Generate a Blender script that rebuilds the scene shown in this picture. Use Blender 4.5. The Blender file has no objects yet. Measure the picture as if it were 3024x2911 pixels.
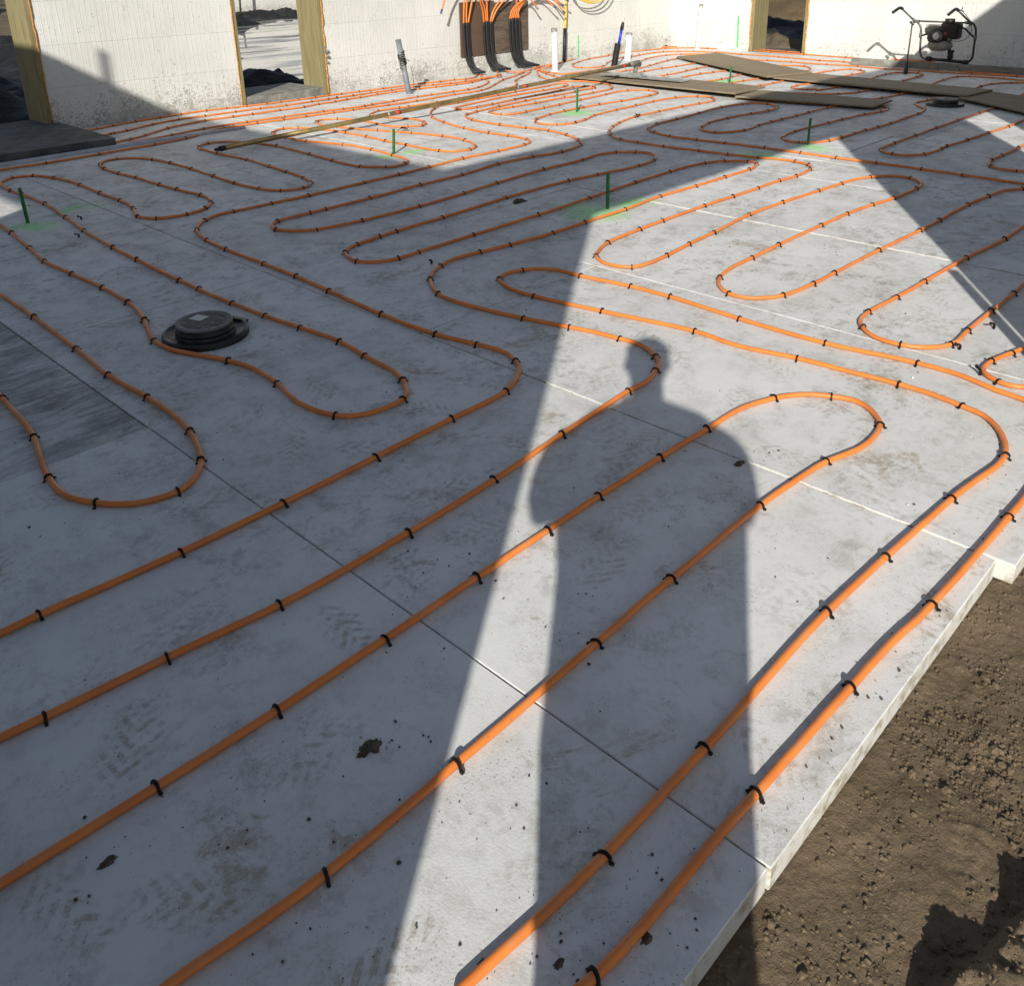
import bpy, bmesh, math, random
from mathutils import Vector, Matrix, Quaternion, noise
R = math.radians
scene = bpy.context.scene
COL = scene.collection

# ------------------------------------------------------------------ camera
cam_d = bpy.data.cameras.new('camera')
cam = bpy.data.objects.new('camera', cam_d)
COL.objects.link(cam)
pitch, roll, yaw = R(20.916), R(-1.156), R(45.655)
fwd = Vector((math.sin(yaw)*math.cos(pitch), math.cos(yaw)*math.cos(pitch), -math.sin(pitch)))
rt = Vector((math.cos(yaw), -math.sin(yaw), 0))
up = rt.cross(fwd)
cr, sr = math.cos(roll), math.sin(roll)
rt, up = cr*rt + sr*up, -sr*rt + cr*up
m = Matrix((rt, up, -fwd)).transposed().to_4x4()
CAM = Vector((0, 0, 1.53))
m.translation = CAM
cam.matrix_world = m
cam_d.sensor_fit = 'HORIZONTAL'
cam_d.sensor_width = 36
cam_d.lens = 36*2671.4/3024
cam_d.shift_y = -560.5/3024
cam_d.clip_start = 0.02
cam_d.clip_end = 2000
scene.camera = cam

# ------------------------------------------------------------------ light
SUN_EL = R(26.0)
SUN_H = Vector((0.819, 0.574, 0)).normalized()
world = bpy.data.worlds.new('World')
scene.world = world
world.use_nodes = True
wn = world.node_tree
sky = wn.nodes.new('ShaderNodeTexSky')
sky.sky_type = 'NISHITA'
sky.sun_disc = False
sky.sun_elevation = SUN_EL
sky.sun_rotation = math.atan2(-SUN_H.x, -SUN_H.y)
sky.air_density = 1.0
sky.dust_density = 1.2
bg = wn.nodes['Background']
bg.inputs['Strength'].default_value = 0.074
hs = wn.nodes.new('ShaderNodeHueSaturation')
hs.inputs['Saturation'].default_value = 0.80
wn.links.new(sky.outputs[0], hs.inputs['Color'])
wn.links.new(hs.outputs[0], bg.inputs['Color'])
sun_d = bpy.data.lights.new('sun', 'SUN')
sun_d.energy = 4.6
sun_d.angle = R(0.53)
sun_d.color = (1.0, 0.945, 0.85)
sun = bpy.data.objects.new('sun', sun_d)
COL.objects.link(sun)
sdir = Vector((SUN_H.x*math.cos(SUN_EL), SUN_H.y*math.cos(SUN_EL), -math.sin(SUN_EL)))
sun.rotation_euler = sdir.to_track_quat('-Z', 'Y').to_euler()
sun.location = (-6, -5, 12)
vs = scene.view_settings
vs.view_transform = 'Standard'
vs.look = 'None'
vs.exposure = 0.44
vs.gamma = 1
vs.use_curve_mapping = False
cy = scene.cycles
cy.max_bounces = 5; cy.diffuse_bounces = 3; cy.glossy_bounces = 3; cy.transmission_bounces = 2
cy.caustics_reflective = False; cy.caustics_refractive = False

# ------------------------------------------------------------------ node helper
class NT:
    def __init__(s, name, rough=0.6, spec=0.3):
        s.m = bpy.data.materials.new(name); s.m.use_nodes = True
        s.t = s.m.node_tree; s.b = s.t.nodes['Principled BSDF']
        s.b.inputs['Roughness'].default_value = rough
        s.b.inputs['Specular IOR Level'].default_value = spec
    def n(s, typ, **kw):
        nd = s.t.nodes.new('ShaderNode'+typ)
        for k, v in kw.items(): setattr(nd, k, v)
        return nd
    def set(s, sock, v):
        if isinstance(v, (int, float)): sock.default_value = v
        elif isinstance(v, (tuple, list)): sock.default_value = tuple(v) if len(v) == len(sock.default_value) else tuple(v)+(1,)
        else: s.t.links.new(v, sock)
    def math(s, op, a, b=0.0, c=0.0, clamp=False):
        nd = s.n('Math', operation=op); nd.use_clamp = clamp
        s.set(nd.inputs[0], a); s.set(nd.inputs[1], b); s.set(nd.inputs[2], c)
        return nd.outputs[0]
    def vmath(s, op, a, b=None, out=0):
        nd = s.n('VectorMath', operation=op); s.set(nd.inputs[0], a)
        if b is not None: s.set(nd.inputs[1], b)
        return nd.outputs[out]
    def scale(s, v, f):
        nd = s.n('VectorMath', operation='MULTIPLY'); s.set(nd.inputs[0], v); s.set(nd.inputs[1], f if isinstance(f, tuple) else (f, f, f)); return nd.outputs[0]
    def pos(s): return s.n('NewGeometry').outputs['Position']
    def normal(s): return s.n('NewGeometry').outputs['True Normal']
    def obj(s): return s.n('TexCoord').outputs['Object']
    def rnd(s): return s.n('ObjectInfo').outputs['Random']
    def noise(s, v, scale=5., detail=4., rough=.55, dist=0., out='Fac'):
        nd = s.n('TexNoise'); s.set(nd.inputs['Vector'], v); nd.inputs['Scale'].default_value = scale
        nd.inputs['Detail'].default_value = detail; nd.inputs['Roughness'].default_value = rough; nd.inputs['Distortion'].default_value = dist
        return nd.outputs[out]
    def vor(s, v, scale=5., feature='F1', out='Distance', dim='3D', rand=1.0):
        nd = s.n('TexVoronoi', feature=feature, voronoi_dimensions=dim); s.set(nd.inputs['Vector'], v); nd.inputs['Scale'].default_value = scale
        nd.inputs['Randomness'].default_value = rand
        return nd.outputs[out] if out else nd
    def ramp(s, f, a, b, lo=0., hi=1.):
        nd = s.n('MapRange', interpolation_type='SMOOTHSTEP'); s.set(nd.inputs[0], f)
        nd.inputs[1].default_value = a; nd.inputs[2].default_value = b; nd.inputs[3].default_value = lo; nd.inputs[4].default_value = hi
        return nd.outputs[0]
    def mix(s, f, a, b, mode='MIX'):
        nd = s.n('Mix', data_type='RGBA', blend_type=mode); s.set(nd.inputs[0], f); s.set(nd.inputs[6], a); s.set(nd.inputs[7], b)
        return nd.outputs[2]
    def xyz(s, v):
        nd = s.n('SeparateXYZ'); s.set(nd.inputs[0], v); return nd.outputs
    def comb(s, x, y, z):
        nd = s.n('CombineXYZ'); s.set(nd.inputs[0], x); s.set(nd.inputs[1], y); s.set(nd.inputs[2], z); return nd.outputs[0]
    def col(s, c): s.set(s.b.inputs['Base Color'], c)
    def rough(s, f): s.set(s.b.inputs['Roughness'], f)
    def bump(s, h, strength=.3, dist=.002, prev=None):
        nd = s.n('Bump'); nd.inputs['Strength'].default_value = strength; nd.inputs['Distance'].default_value = dist
        s.set(nd.inputs['Height'], h)
        if prev is not None: s.set(nd.inputs['Normal'], prev)
        s.t.links.new(nd.outputs[0], s.b.inputs['Normal']); return nd.outputs[0]

def plain(name, c, rough=.5, spec=.3, metal=0., var=.12, nscale=14., bump=0., bscale=60., bdist=.002):
    t = NT(name, rough, spec)
    p = t.obj()
    nz = t.noise(p, nscale, 5., .6)
    t.col(t.mix(t.ramp(nz, .3, .7), tuple(x*(1-var) for x in c), tuple(min(1, x*(1+var)) for x in c)))
    t.rough(t.ramp(t.noise(p, nscale*2.3, 3.), .25, .75, max(.05, rough-.1), min(1, rough+.12)))
    t.b.inputs['Metallic'].default_value = metal
    if bump: t.bump(t.noise(p, bscale, 4.), bump, bdist)
    return t.m

M = {}
SPRAY = [(4.62, 5.98, .13), (4.90, 5.93, .16), (4.40, 3.56, .34), (4.75, 3.50, .2), (7.30, 6.16, .3), (1.87, 6.02, .2), (2.2, 6.25, .18), (7.13, 3.45, .22), (6.6, 3.6, .25), (10.33, 6.2, .3)]

def floor_material(name, smeared=False):
    t = NT(name, .62, .25)
    p = t.pos(); x, y, z = t.xyz(p)
    flat = t.comb(x, y, 0.0)
    n1 = t.noise(flat, 1.0, 3., .6)
    n2 = t.noise(flat, 5.5, 6., .68, .25)
    n3 = t.noise(flat, 36., 6., .76, .15)
    c = t.mix(t.ramp(n1, .3, .72), (.66, .665, .66), (.56, .565, .555))
    # overall grey grime, broken up
    g = t.ramp(t.math('ADD', t.math('MULTIPLY', n2, .62), t.math('MULTIPLY', n3, .42)), .47, .68)
    worn = t.ramp(t.math('ADD', t.math('ADD', x, y), t.math('MULTIPLY', n1, 4.)), 3., 9., .5, 1.)
    c = t.mix(t.math('MULTIPLY', t.math('MULTIPLY', g, worn), .42), c, (.27, .265, .235))
    # worn smudges
    n5 = t.noise(flat, 2.3, 3., .55)
    n4 = t.noise(flat, 12., 8., .80, .2)
    sc = t.math('MULTIPLY', t.ramp(n4, .50, .60), t.ramp(n5, .40, .62))
    c = t.mix(t.math('MULTIPLY', t.math('MULTIPLY', sc, worn), .62), c, (.19, .178, .142))
    # pepper of tiny dirt grains inside the worn areas
    pep = t.math('MULTIPLY', t.ramp(t.noise(flat, 150., 2., .6), .60, .66), t.ramp(n2, .46, .62))
    c = t.mix(t.math('MULTIPLY', pep, .5), c, (.13, .115, .09))
    # boot prints: random oriented ovals broken by tread lines
    def prints(scale, off, lx, ly, keep, colour, amt, c):
        v = t.vmath('ADD', t.scale(flat, scale), (off, off*1.7, 0.0))
        vd = t.vor(v, 1.0, out=None, dim='2D')
        loc = t.vmath('SUBTRACT', v, vd.outputs['Position'])
        r0, r1, r2 = t.xyz(vd.outputs['Color'])
        rot = t.n('VectorRotate', rotation_type='Z_AXIS'); t.set(rot.inputs['Vector'], loc); t.set(rot.inputs['Angle'], t.math('MULTIPLY', r0, 6.28))
        lx_, ly_, _ = t.xyz(rot.outputs[0])
        wav = t.math('MULTIPLY', t.math('SUBTRACT', n2, .5), .55)
        e = t.vmath('LENGTH', t.comb(t.math('DIVIDE', t.math('ADD', lx_, wav), lx), t.math('DIVIDE', t.math('ADD', ly_, wav), ly), 0.0), out=1)
        mask = t.ramp(e, 1.25, .6)
        tread = t.math('SINE', t.math('ADD', t.math('MULTIPLY', lx_, 62.), t.math('MULTIPLY', t.math('ABSOLUTE', ly_), 70.)))
        tr = t.math('MULTIPLY', t.ramp(tread, -.5, .4, .22, 1.), t.ramp(n3, .40, .60))
        mk = t.math('MULTIPLY', t.math('MULTIPLY', mask, tr), t.math('LESS_THAN', r1, keep))
        return t.mix(t.math('MULTIPLY', mk, t.math('MULTIPLY', t.math('ADD', r2, .35), amt)), c, colour)
    c = prints(2.1, 3.3, .29, .115, .85, (.19, .172, .132), .40, c)
    c = prints(2.7, 17.1, .34, .14, .8, (.26, .215, .145), .50, c)
    # brown dried mud blotches
    n6 = t.noise(flat, 2.7, 8., .72, .6)
    brk = t.ramp(n3, .36, .58, .25, 1.)
    c = t.mix(t.math('MULTIPLY', t.math('MULTIPLY', t.ramp(n6, .585, .65), brk), .66), c, (.27, .215, .135))
    # thin brown film trodden over the boards
    flm = t.math('MULTIPLY', t.ramp(t.noise(flat, 8., 7., .78, .1), .50, .66), t.ramp(n1, .40, .60))
    c = t.mix(t.math('MULTIPLY', flm, .40), c, (.30, .265, .20))
    # dark specks
    sp = t.vor(t.vmath('ADD', flat, t.scale(n3, .02)), 24., dim='2D')
    dots = t.math('LESS_THAN', sp, t.ramp(n5, .48, .72, .0, .06))
    c = t.mix(t.math('MULTIPLY', dots, .6), c, (.10, .09, .07))
    # pale scratches
    scr = t.vor(t.comb(t.math('ADD', t.math('MULTIPLY', x, 1.3), t.math('MULTIPLY', y, .35)), t.math('MULTIPLY', y, .9), 0.0), 3.0, 'DISTANCE_TO_EDGE', dim='2D')
    sm = t.math('MULTIPLY', t.math('LESS_THAN', scr, .004), t.ramp(n2, .55, .6))
    c = t.mix(t.math('MULTIPLY', sm, .5), c, (.68, .69, .69))
    # green marking spray
    acc = None
    warp = t.vmath('ADD', flat, t.scale(t.vmath('SUBTRACT', t.noise(flat, 3., 2., out='Color'), (.5, .5, .5)), .35))
    for sx, sy, sr_ in SPRAY:
        dl = t.vmath('LENGTH', t.vmath('SUBTRACT', warp, (sx, sy, 0.0)), out=1)
        a = t.ramp(dl, sr_, sr_*.05)
        acc = a if acc is None else t.math('MAXIMUM', acc, a)
    acc = t.math('MULTIPLY', acc, t.ramp(n3, .30, .58))
    c = t.mix(t.math('MULTIPLY', acc, .85), c, (.16, .70, .09))
    if smeared:
        st2 = t.comb(t.math('MULTIPLY', x, 2.2), t.math('MULTIPLY', y, 9.), 0.0)
        n7 = t.noise(st2, 1.5, 9., .80, .4)
        c = t.mix(t.ramp(t.math('ADD', t.math('MULTIPLY', n7, .75), t.math('MULTIPLY', n5, .45)), .52, .70, .12, .80), c, (.125, .13, .12))
    # per-board tint
    c = t.mix(t.ramp(t.rnd(), 0., 1., .0, .16), c, (.44, .445, .44))
    # cut sides are cleaner foam
    nx, ny, nz = t.xyz(t.normal())
    sd = t.mix(t.ramp(t.noise(p, 22., 4., .7), .44, .70), (.57, .565, .53), (.31, .28, .21))
    t.col(t.mix(t.ramp(nz, .35, .8), sd, c))
    t.rough(t.ramp(n2, .3, .7, .5, .75))
    t.bump(t.math('ADD', t.math('MULTIPLY', t.vor(flat, 170., dim='2D'), -.55), t.math('MULTIPLY', n3, 1.2)), .22, .0022)
    return t.m
M['foam'] = floor_material('foam_floor_board')
M['foam_smear'] = floor_material('foam_floor_board_smeared', True)

def wall_material(name, along_x, base_dirt=1.0):
    t = NT(name, .8, .15)
    p = t.pos(); x, y, z = t.xyz(p)
    u = x if along_x else y
    flat = t.comb(u, z, 0.0)
    c = t.mix(t.ramp(t.noise(flat, 1.4, 4.), .3, .7), (.655, .655, .63), (.585, .585, .555))
    st = t.comb(t.math('MULTIPLY', u, 26.), t.math('MULTIPLY', z, 1.6), 0.0)
    n1 = t.noise(st, 1., 5., .65)
    c = t.mix(t.ramp(n1, .50, .75, 0., .4), c, (.50, .495, .455))
    # splashed mud: densest near the floor, patchy along the wall
    nb = t.noise(t.comb(u, t.math('MULTIPLY', z, .5), 0.), .9, 4., .6)
    lev = t.math('MULTIPLY', t.ramp(z, .52, .0), t.ramp(nb, .34, .66, .35, 1.))
    n2 = t.noise(flat, 26., 5., .66, 1.6)
    d = t.ramp(t.math('SUBTRACT', n2, t.math('MULTIPLY', lev, .215*base_dirt)), .385, .335)
    c = t.mix(t.math('MULTIPLY', d, t.ramp(t.noise(flat, 5., 3.), .3, .7, .35, .8)), c, (.19, .185, .16))
    film = t.math('MULTIPLY', t.ramp(z, .22, .0), t.ramp(t.noise(flat, 8., 5., .7), .38, .68))
    c = t.mix(t.math('MULTIPLY', film, .38*base_dirt), c, (.32, .315, .28))
    sp = t.vor(t.vmath('ADD', flat, t.scale(t.noise(flat, 30., 2., out='Color'), .03)), 30., dim='2D')
    sz = t.math('MULTIPLY', t.math('ADD', t.math('MULTIPLY', t.ramp(z, .8, .03), .10), .05), t.ramp(t.noise(flat, 6., 3.), .46, .66))
    c = t.mix(t.math('MULTIPLY', t.math('LESS_THAN', sp, sz), .6), c, (.22, .22, .20))
    # wall scuffs, thin vertical drips
    dr = t.comb(t.math('MULTIPLY', u, 9.), t.math('MULTIPLY', z, .8), 3.)
    c = t.mix(t.math('MULTIPLY', t.ramp(t.noise(dr, 2., 5., .7), .60, .70), .35), c, (.36, .35, .31))
    c = t.mix(t.ramp(t.rnd(), 0., 1., 0., .14), c, (.50, .49, .44))
    t.col(c)
    rib = t.math('SINE', t.math('MULTIPLY', u, 118.))
    rb = t.math('MULTIPLY', t.ramp(rib, .88, 1.), .8)
    hgt = t.math('ADD', t.math('MULTIPLY', t.noise(st, 2.2, 4., .7), 1.1), t.math('ADD', rb, t.math('MULTIPLY', t.noise(flat, 130., 3.), .7)))
    t.bump(hgt, .55, .0035)
    return t.m
M['wallA'] = wall_material('foam_block_long_wall', True, 1.15)
M['wallB'] = wall_material('foam_block_end_wall', False, .55)

def wood_material(name, c1, c2, axis=(1, 14, 14), rough=.75, grain=1.0, dirt=None):
    t = NT(name, rough, .2)
    p = t.obj()
    st = t.scale(p, axis)
    n1 = t.noise(st, 2.2, 7., .65, 1.4)
    n2 = t.noise(st, 9., 4., .7)
    f = t.math('ADD', t.math('MULTIPLY', n1, .75), t.math('MULTIPLY', n2, .3))
    c = t.mix(t.ramp(f, .34, .68), c1, c2)
    if dirt:
        c = t.mix(t.ramp(t.noise(p, 4., 6., .7), .48, .72, 0., .75), c, dirt)
    c = t.mix(t.ramp(t.rnd(), 0, 1, 0, .15), c, tuple(x*.6 for x in c1))
    t.col(c); t.bump(f, .35*grain, .003)
    return t.m
M['treated'] = wood_material('treated_lumber', (.29, .25, .135), (.17, .145, .072), (9, 9, .7))
M['plank'] = wood_material('weathered_plywood', (.31, .25, .165), (.16, .128, .085), (14, .9, 14), dirt=(.20, .175, .135))
M['plankx'] = wood_material('grey_screed_board', (.25, .235, .20), (.15, .145, .125), (10, .8, 10), dirt=(.33, .32, .29))
M['ply_brown'] = wood_material('brown_faced_plywood', (.125, .08, .057), (.10, .065, .047), (3, 3, 8), .6, .4)
M['ply_grey'] = wood_material('grained_plywood', (.17, .13, .095), (.06, .048, .038), (1.4, 1.4, 9), .7)
M['twig'] = plain('dead_leaf', (.20, .13, .07), .8, nscale=30)

def orange_pipe():
    t = NT('orange_tubing', .38, .4)
    p = t.pos()
    n = t.noise(p, 9., 4.)
    c = t.mix(t.ramp(n, .3, .7), (.72, .215, .04), (.60, .17, .034))
    d = t.ramp(t.noise(p, 45., 6., .75), .56, .70, 0., .6)
    d = t.math('MULTIPLY', d, t.ramp(t.noise(p, 5., 3.), .45, .65))
    c = t.mix(d, c, (.17, .10, .06))
    nx, ny, nz = t.xyz(t.normal())
    dust = t.math('MULTIPLY', t.ramp(nz, .2, .95), t.ramp(t.noise(p, 14., 5., .7), .42, .68, .0, .30))
    c = t.mix(dust, c, (.42, .27, .17))
    t.col(c); t.rough(t.ramp(n, .3, .7, .32, .52))
    return t.m
M['orange'] = orange_pipe()
M['black'] = plain('black_plastic', (.012, .012, .013), .42, .4, bump=.2)
M['blackm'] = plain('black_rubber_sleeve', (.012, .013, .015), .5, .35, bump=.3, bscale=30)
M['grate'] = plain('worn_grey_plastic_grate', (.16, .16, .15), .6, .3, var=.25, nscale=30)
M['dusty_black'] = plain('dusty_black_plastic', (.035, .036, .034), .55, .3, var=.5, nscale=22)
M['clip'] = plain('black_clip', (.010, .010, .011), .5, .25)
M['green'] = plain('green_painted_wood', (.024, .15, .045), .7, var=.3, nscale=25, bump=.3)
M['green_paint'] = plain('green_spray_paint', (.10, .62, .18), .8, var=.2, nscale=30)
M['pvc'] = plain('white_pvc', (.64, .64, .61), .4, .4, var=.06)
M['greypvc'] = plain('grey_pvc', (.15, .165, .18), .5, .35, var=.2, nscale=9)
M['tape'] = plain('grey_duct_tape', (.22, .22, .21), .45, .4, var=.25, nscale=40, bump=.5, bscale=50)
M['yellow'] = plain('yellow_tubing', (.70, .46, .04), .4, .4)
M['blue'] = plain('blue_plastic', (.012, .035, .42), .4, .4)
M['bluegrey'] = plain('blue_grey_plug', (.05, .08, .17), .45, .4)
M['concrete'] = plain('grey_concrete', (.21, .205, .185), .85, .15, var=.25, nscale=7, bump=.5, bscale=45, bdist=.004)
M['darkconcrete'] = plain('damp_dark_concrete', (.085, .088, .088), .75, .25, var=.35, nscale=5, bump=.6, bscale=35, bdist=.004)
M['brass'] = plain('golden_anodised_aluminium', (.30, .22, .09), .34, .5, metal=.6, var=.25, nscale=6)
M['red_tape'] = plain('red_tape', (.42, .05, .03), .5)
M['alu'] = plain('dull_aluminium', (.42, .43, .42), .5, .5, metal=.55, var=.22, nscale=12)
M['cast'] = plain('cast_grey_metal', (.15, .145, .135), .6, .4, metal=.35, var=.35, nscale=30, bump=.4, bscale=40)
M['frame'] = plain('dirty_steel_tube', (.10, .10, .095), .5, .4, metal=.4, var=.6, nscale=18)
M['frame_dark'] = plain('dark_steel_tube', (.02, .02, .021), .5, .4, metal=.2, var=.5, nscale=18)
M['engine_red'] = plain('dirty_red_engine_cover', (.014, .009, .009), .45, .4, var=.4, nscale=20)
M['tank'] = plain('cream_fuel_tank', (.24, .225, .185), .4, .4, var=.15)
M['silver'] = plain('bright_starter_plate', (.55, .55, .53), .4, .5, metal=.3)
M['mud'] = plain('dark_mud', (.085, .070, .051), .9, .1, var=.4, nscale=60)
M['shrimp'] = plain('expanding_foam', (.48, .22, .045), .8, .2, var=.35, nscale=40, bump=.8, bscale=90, bdist=.006)
M['skin'] = plain('skin', (.50, .31, .23), .5, .4)
M['jacket'] = plain('dark_jacket', (.03, .035, .045), .85, .15, bump=.3, bscale=40)
M['phone'] = plain('black_phone', (.02, .02, .022), .2, .5)
M['sleeve_label'] = plain('paper_label', (.55, .55, .52), .6)

def dirt_material(name, c1, c2, c3, scale=1.0):
    t = NT(name, .95, .1)
    p = t.pos()
    n1 = t.noise(p, 2.2*scale, 6., .65)
    n2 = t.noise(p, 26*scale, 6., .7, .3)
    n3 = t.noise(p, 140*scale, 4., .7)
    c = t.mix(t.ramp(n1, .36, .66), c1, c2)
    c = t.mix(t.ramp(n2, .5, .75, 0, .6), c, c3)
    c = t.mix(t.ramp(n3, .56, .7, 0, .45), c, tuple(min(1, v*1.9) for v in c1))
    t.col(c)
    t.bump(t.math('ADD', t.math('MULTIPLY', n2, 1.), t.math('MULTIPLY', n3, .35)), .8, .010)
    return t.m
M['dirt'] = dirt_material('bare_soil', (.172, .130, .086), (.115, .086, .057), (.07, .052, .036))
M['ground'] = dirt_material('rough_site_ground', (.15, .12, .085), (.10, .08, .055), (.05, .042, .03), .35)
M['grass'] = dirt_material('dry_brown_grass', (.14, .10, .06), (.08, .06, .035), (.04, .03, .02), .5)
def tarp_material():
    t = NT('black_plastic_sheet', .6, .2)
    p = t.pos(); n = t.noise(p, 1.6, 6., .65)
    dust = t.ramp(t.noise(p, 5., 6., .7), .52, .78, 0., .35)
    t.col(t.mix(dust, (.014, .015, .016), (.09, .085, .072)))
    t.rough(t.ramp(n, .3, .7, .45, .75)); t.bump(t.noise(p, 7., 5., .6, 1.), .6, .05)
    return t.m
M['tarp'] = tarp_material()
def water_material():
    t = NT('standing_water', .03, .5)
    p = t.pos(); n = t.noise(p, .8, 4.)
    t.col(t.mix(t.ramp(n, .4, .62), (.30, .30, .29), (.10, .10, .095)))
    x, y, z = t.xyz(p)
    sk = t.noise(t.comb(t.math('MULTIPLY', x, .22), y, 0.), 1.1, 5., .65)
    t.rough(t.ramp(sk, .46, .60, .03, .55))
    t.set(t.b.inputs['Coat Weight'], t.ramp(sk, .50, .62, 1., .15))
    t.b.inputs['Coat Roughness'].default_value = .02
    t.bump(t.noise(t.comb(t.math('MULTIPLY', x, .25), y, 0.), .9, 3.), .02, .006)
    return t.m
M['water'] = water_material()
M['bark'] = plain('grey_bark', (.075, .062, .05), .9, .1, var=.4, nscale=6, bump=.6, bscale=20, bdist=.02)

# ------------------------------------------------------------------ mesh helpers
def link(name, bm, mat, parent=None, smooth=False, loc=None):
    me = bpy.data.meshes.new(name)
    bm.normal_update(); bm.to_mesh(me); bm.free()
    mats = mat if isinstance(mat, (list, tuple)) else [mat]
    for q in mats: me.materials.append(q)
    if smooth:
        for f in me.polygons: f.use_smooth = True
    o = bpy.data.objects.new(name, me); COL.objects.link(o)
    if loc is not None: o.location = loc
    if parent is not None: o.parent = parent
    return o
def tag(o, label, cat, group=None):
    o['label'] = label; o['category'] = cat
    if group: o['group'] = group
    return o
def thing(name, label, cat, loc=(0, 0, 0), group=None):
    o = bpy.data.objects.new(name, None); COL.objects.link(o); o.location = loc; o.empty_display_size = .1
    return tag(o, label, cat, group)
def box(bm, x0, x1, y0, y1, z0, z1, bev=0.0, mi=0):
    vs_ = [bm.verts.new((x, y, z)) for z in (z0, z1) for y in (y0, y1) for x in (x0, x1)]
    fs = []
    for idx in ((0, 2, 3, 1), (4, 5, 7, 6), (0, 1, 5, 4), (2, 6, 7, 3), (0, 4, 6, 2), (1, 3, 7, 5)):
        f = bm.faces.new([vs_[i] for i in idx]); f.material_index = mi; fs.append(f)
    if bev > 0:
        es = list({e for f in fs for e in f.edges})
        bmesh.ops.bevel(bm, geom=es, offset=bev, segments=1, affect='EDGES', profile=.5)
    return vs_
def frames(pts):
    pts = [Vector(p) for p in pts]
    tang = []
    for i in range(len(pts)):
        a = pts[max(0, i-1)]; b = pts[min(len(pts)-1, i+1)]
        d = (b-a); d = d.normalized() if d.length > 1e-9 else Vector((1, 0, 0)); tang.append(d)
    n = Vector((0, 0, 1)) if abs(tang[0].z) < .9 else Vector((1, 0, 0))
    out = []
    for i, tg in enumerate(tang):
        n = (n - tg*n.dot(tg)); n = n.normalized() if n.length > 1e-6 else tg.orthogonal().normalized()
        out.append((pts[i], tg, n, tg.cross(n)))
    return out
def tube(bm, pts, r, sides=10, cap=True, mi=0):
    rs = r if isinstance(r, (list, tuple)) else [r]*len(pts)
    rings = []
    for (p, tg, n, b), rr in zip(frames(pts), rs):
        rings.append([bm.verts.new(p + n*(rr*math.cos(2*math.pi*j/sides)) + b*(rr*math.sin(2*math.pi*j/sides))) for j in range(sides)])
    for A, B in zip(rings, rings[1:]):
        for j in range(sides):
            f = bm.faces.new((A[j], A[(j+1) % sides], B[(j+1) % sides], B[j])); f.material_index = mi; f.smooth = True
    if cap:
        for ring, rev in ((rings[0], True), (rings[-1], False)):
            f = bm.faces.new(list(reversed(ring)) if rev else ring); f.material_index = mi
def hollow(bm, base, top, r, thick=.004, sides=20):
    """open-topped pipe"""
    base, top = Vector(base), Vector(top); d = (top-base).normalized()
    n = Vector((1, 0, 0)); n = (n-d*n.dot(d)).normalized(); b = d.cross(n)
    def ring(c, rr): return [bm.verts.new(c+n*rr*math.cos(2*math.pi*j/sides)+b*rr*math.sin(2*math.pi*j/sides)) for j in range(sides)]
    a, o, i, k = ring(base, r), ring(top, r), ring(top, r-thick), ring(top-d*.15, r-thick)
    for A, B in ((a, o), (o, i), (i, k)):
        for j in range(sides):
            f = bm.faces.new((A[j], A[(j+1) % sides], B[(j+1) % sides], B[j])); f.smooth = True
    bm.faces.new(k)
def lathe(bm, prof, sides=40, c=(0, 0, 0), mi=0, a0=0., a1=2*math.pi):
    full = abs(a1-a0-2*math.pi) < 1e-6
    cnt = sides if full else sides+1
    rings = [[bm.verts.new((c[0]+r*math.cos(a0+(a1-a0)*j/sides), c[1]+r*math.sin(a0+(a1-a0)*j/sides), c[2]+z)) for j in range(cnt)] for r, z in prof]
    for A, B in zip(rings, rings[1:]):
        for j in range(sides):
            f = bm.faces.new((A[j], A[(j+1) % cnt], B[(j+1) % cnt], B[j])); f.material_index = mi; f.smooth = True
    return rings
def catmull(P, step=.04):
    """centripetal catmull-rom through 3D points, resampled"""
    P = [Vector(p) for p in P]
    Q = [P[0]*2-P[1]] + P + [P[-1]*2-P[-2]]
    out = []
    idx = []
    for i in range(1, len(Q)-2):
        p0, p1, p2, p3 = Q[i-1], Q[i], Q[i+1], Q[i+2]
        t0 = 0.; t1 = t0+max(1e-4, (p1-p0).length)**.5; t2 = t1+max(1e-4, (p2-p1).length)**.5; t3 = t2+max(1e-4, (p3-p2).length)**.5
        n = max(2, int((p2-p1).length/step))
        idx.append(len(out))
        for s in range(n):
            t = t1+(t2-t1)*s/n
            a1 = p0*((t1-t)/(t1-t0))+p1*((t-t0)/(t1-t0)); a2 = p1*((t2-t)/(t2-t1))+p2*((t-t1)/(t2-t1)); a3 = p2*((t3-t)/(t3-t2))+p3*((t-t2)/(t3-t2))
            b1 = a1*((t2-t)/(t2-t0))+a2*((t-t0)/(t2-t0)); b2 = a2*((t3-t)/(t3-t1))+a3*((t-t1)/(t3-t1))
            out.append(b1*((t2-t)/(t2-t1))+b2*((t-t1)/(t2-t1)))
    idx.append(len(out)); out.append(P[-1])
    return out, idx
def copy_of(o, parent, name=None):
    c = o.copy(); COL.objects.link(c); c.parent = parent
    return c
random.seed(7)

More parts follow.
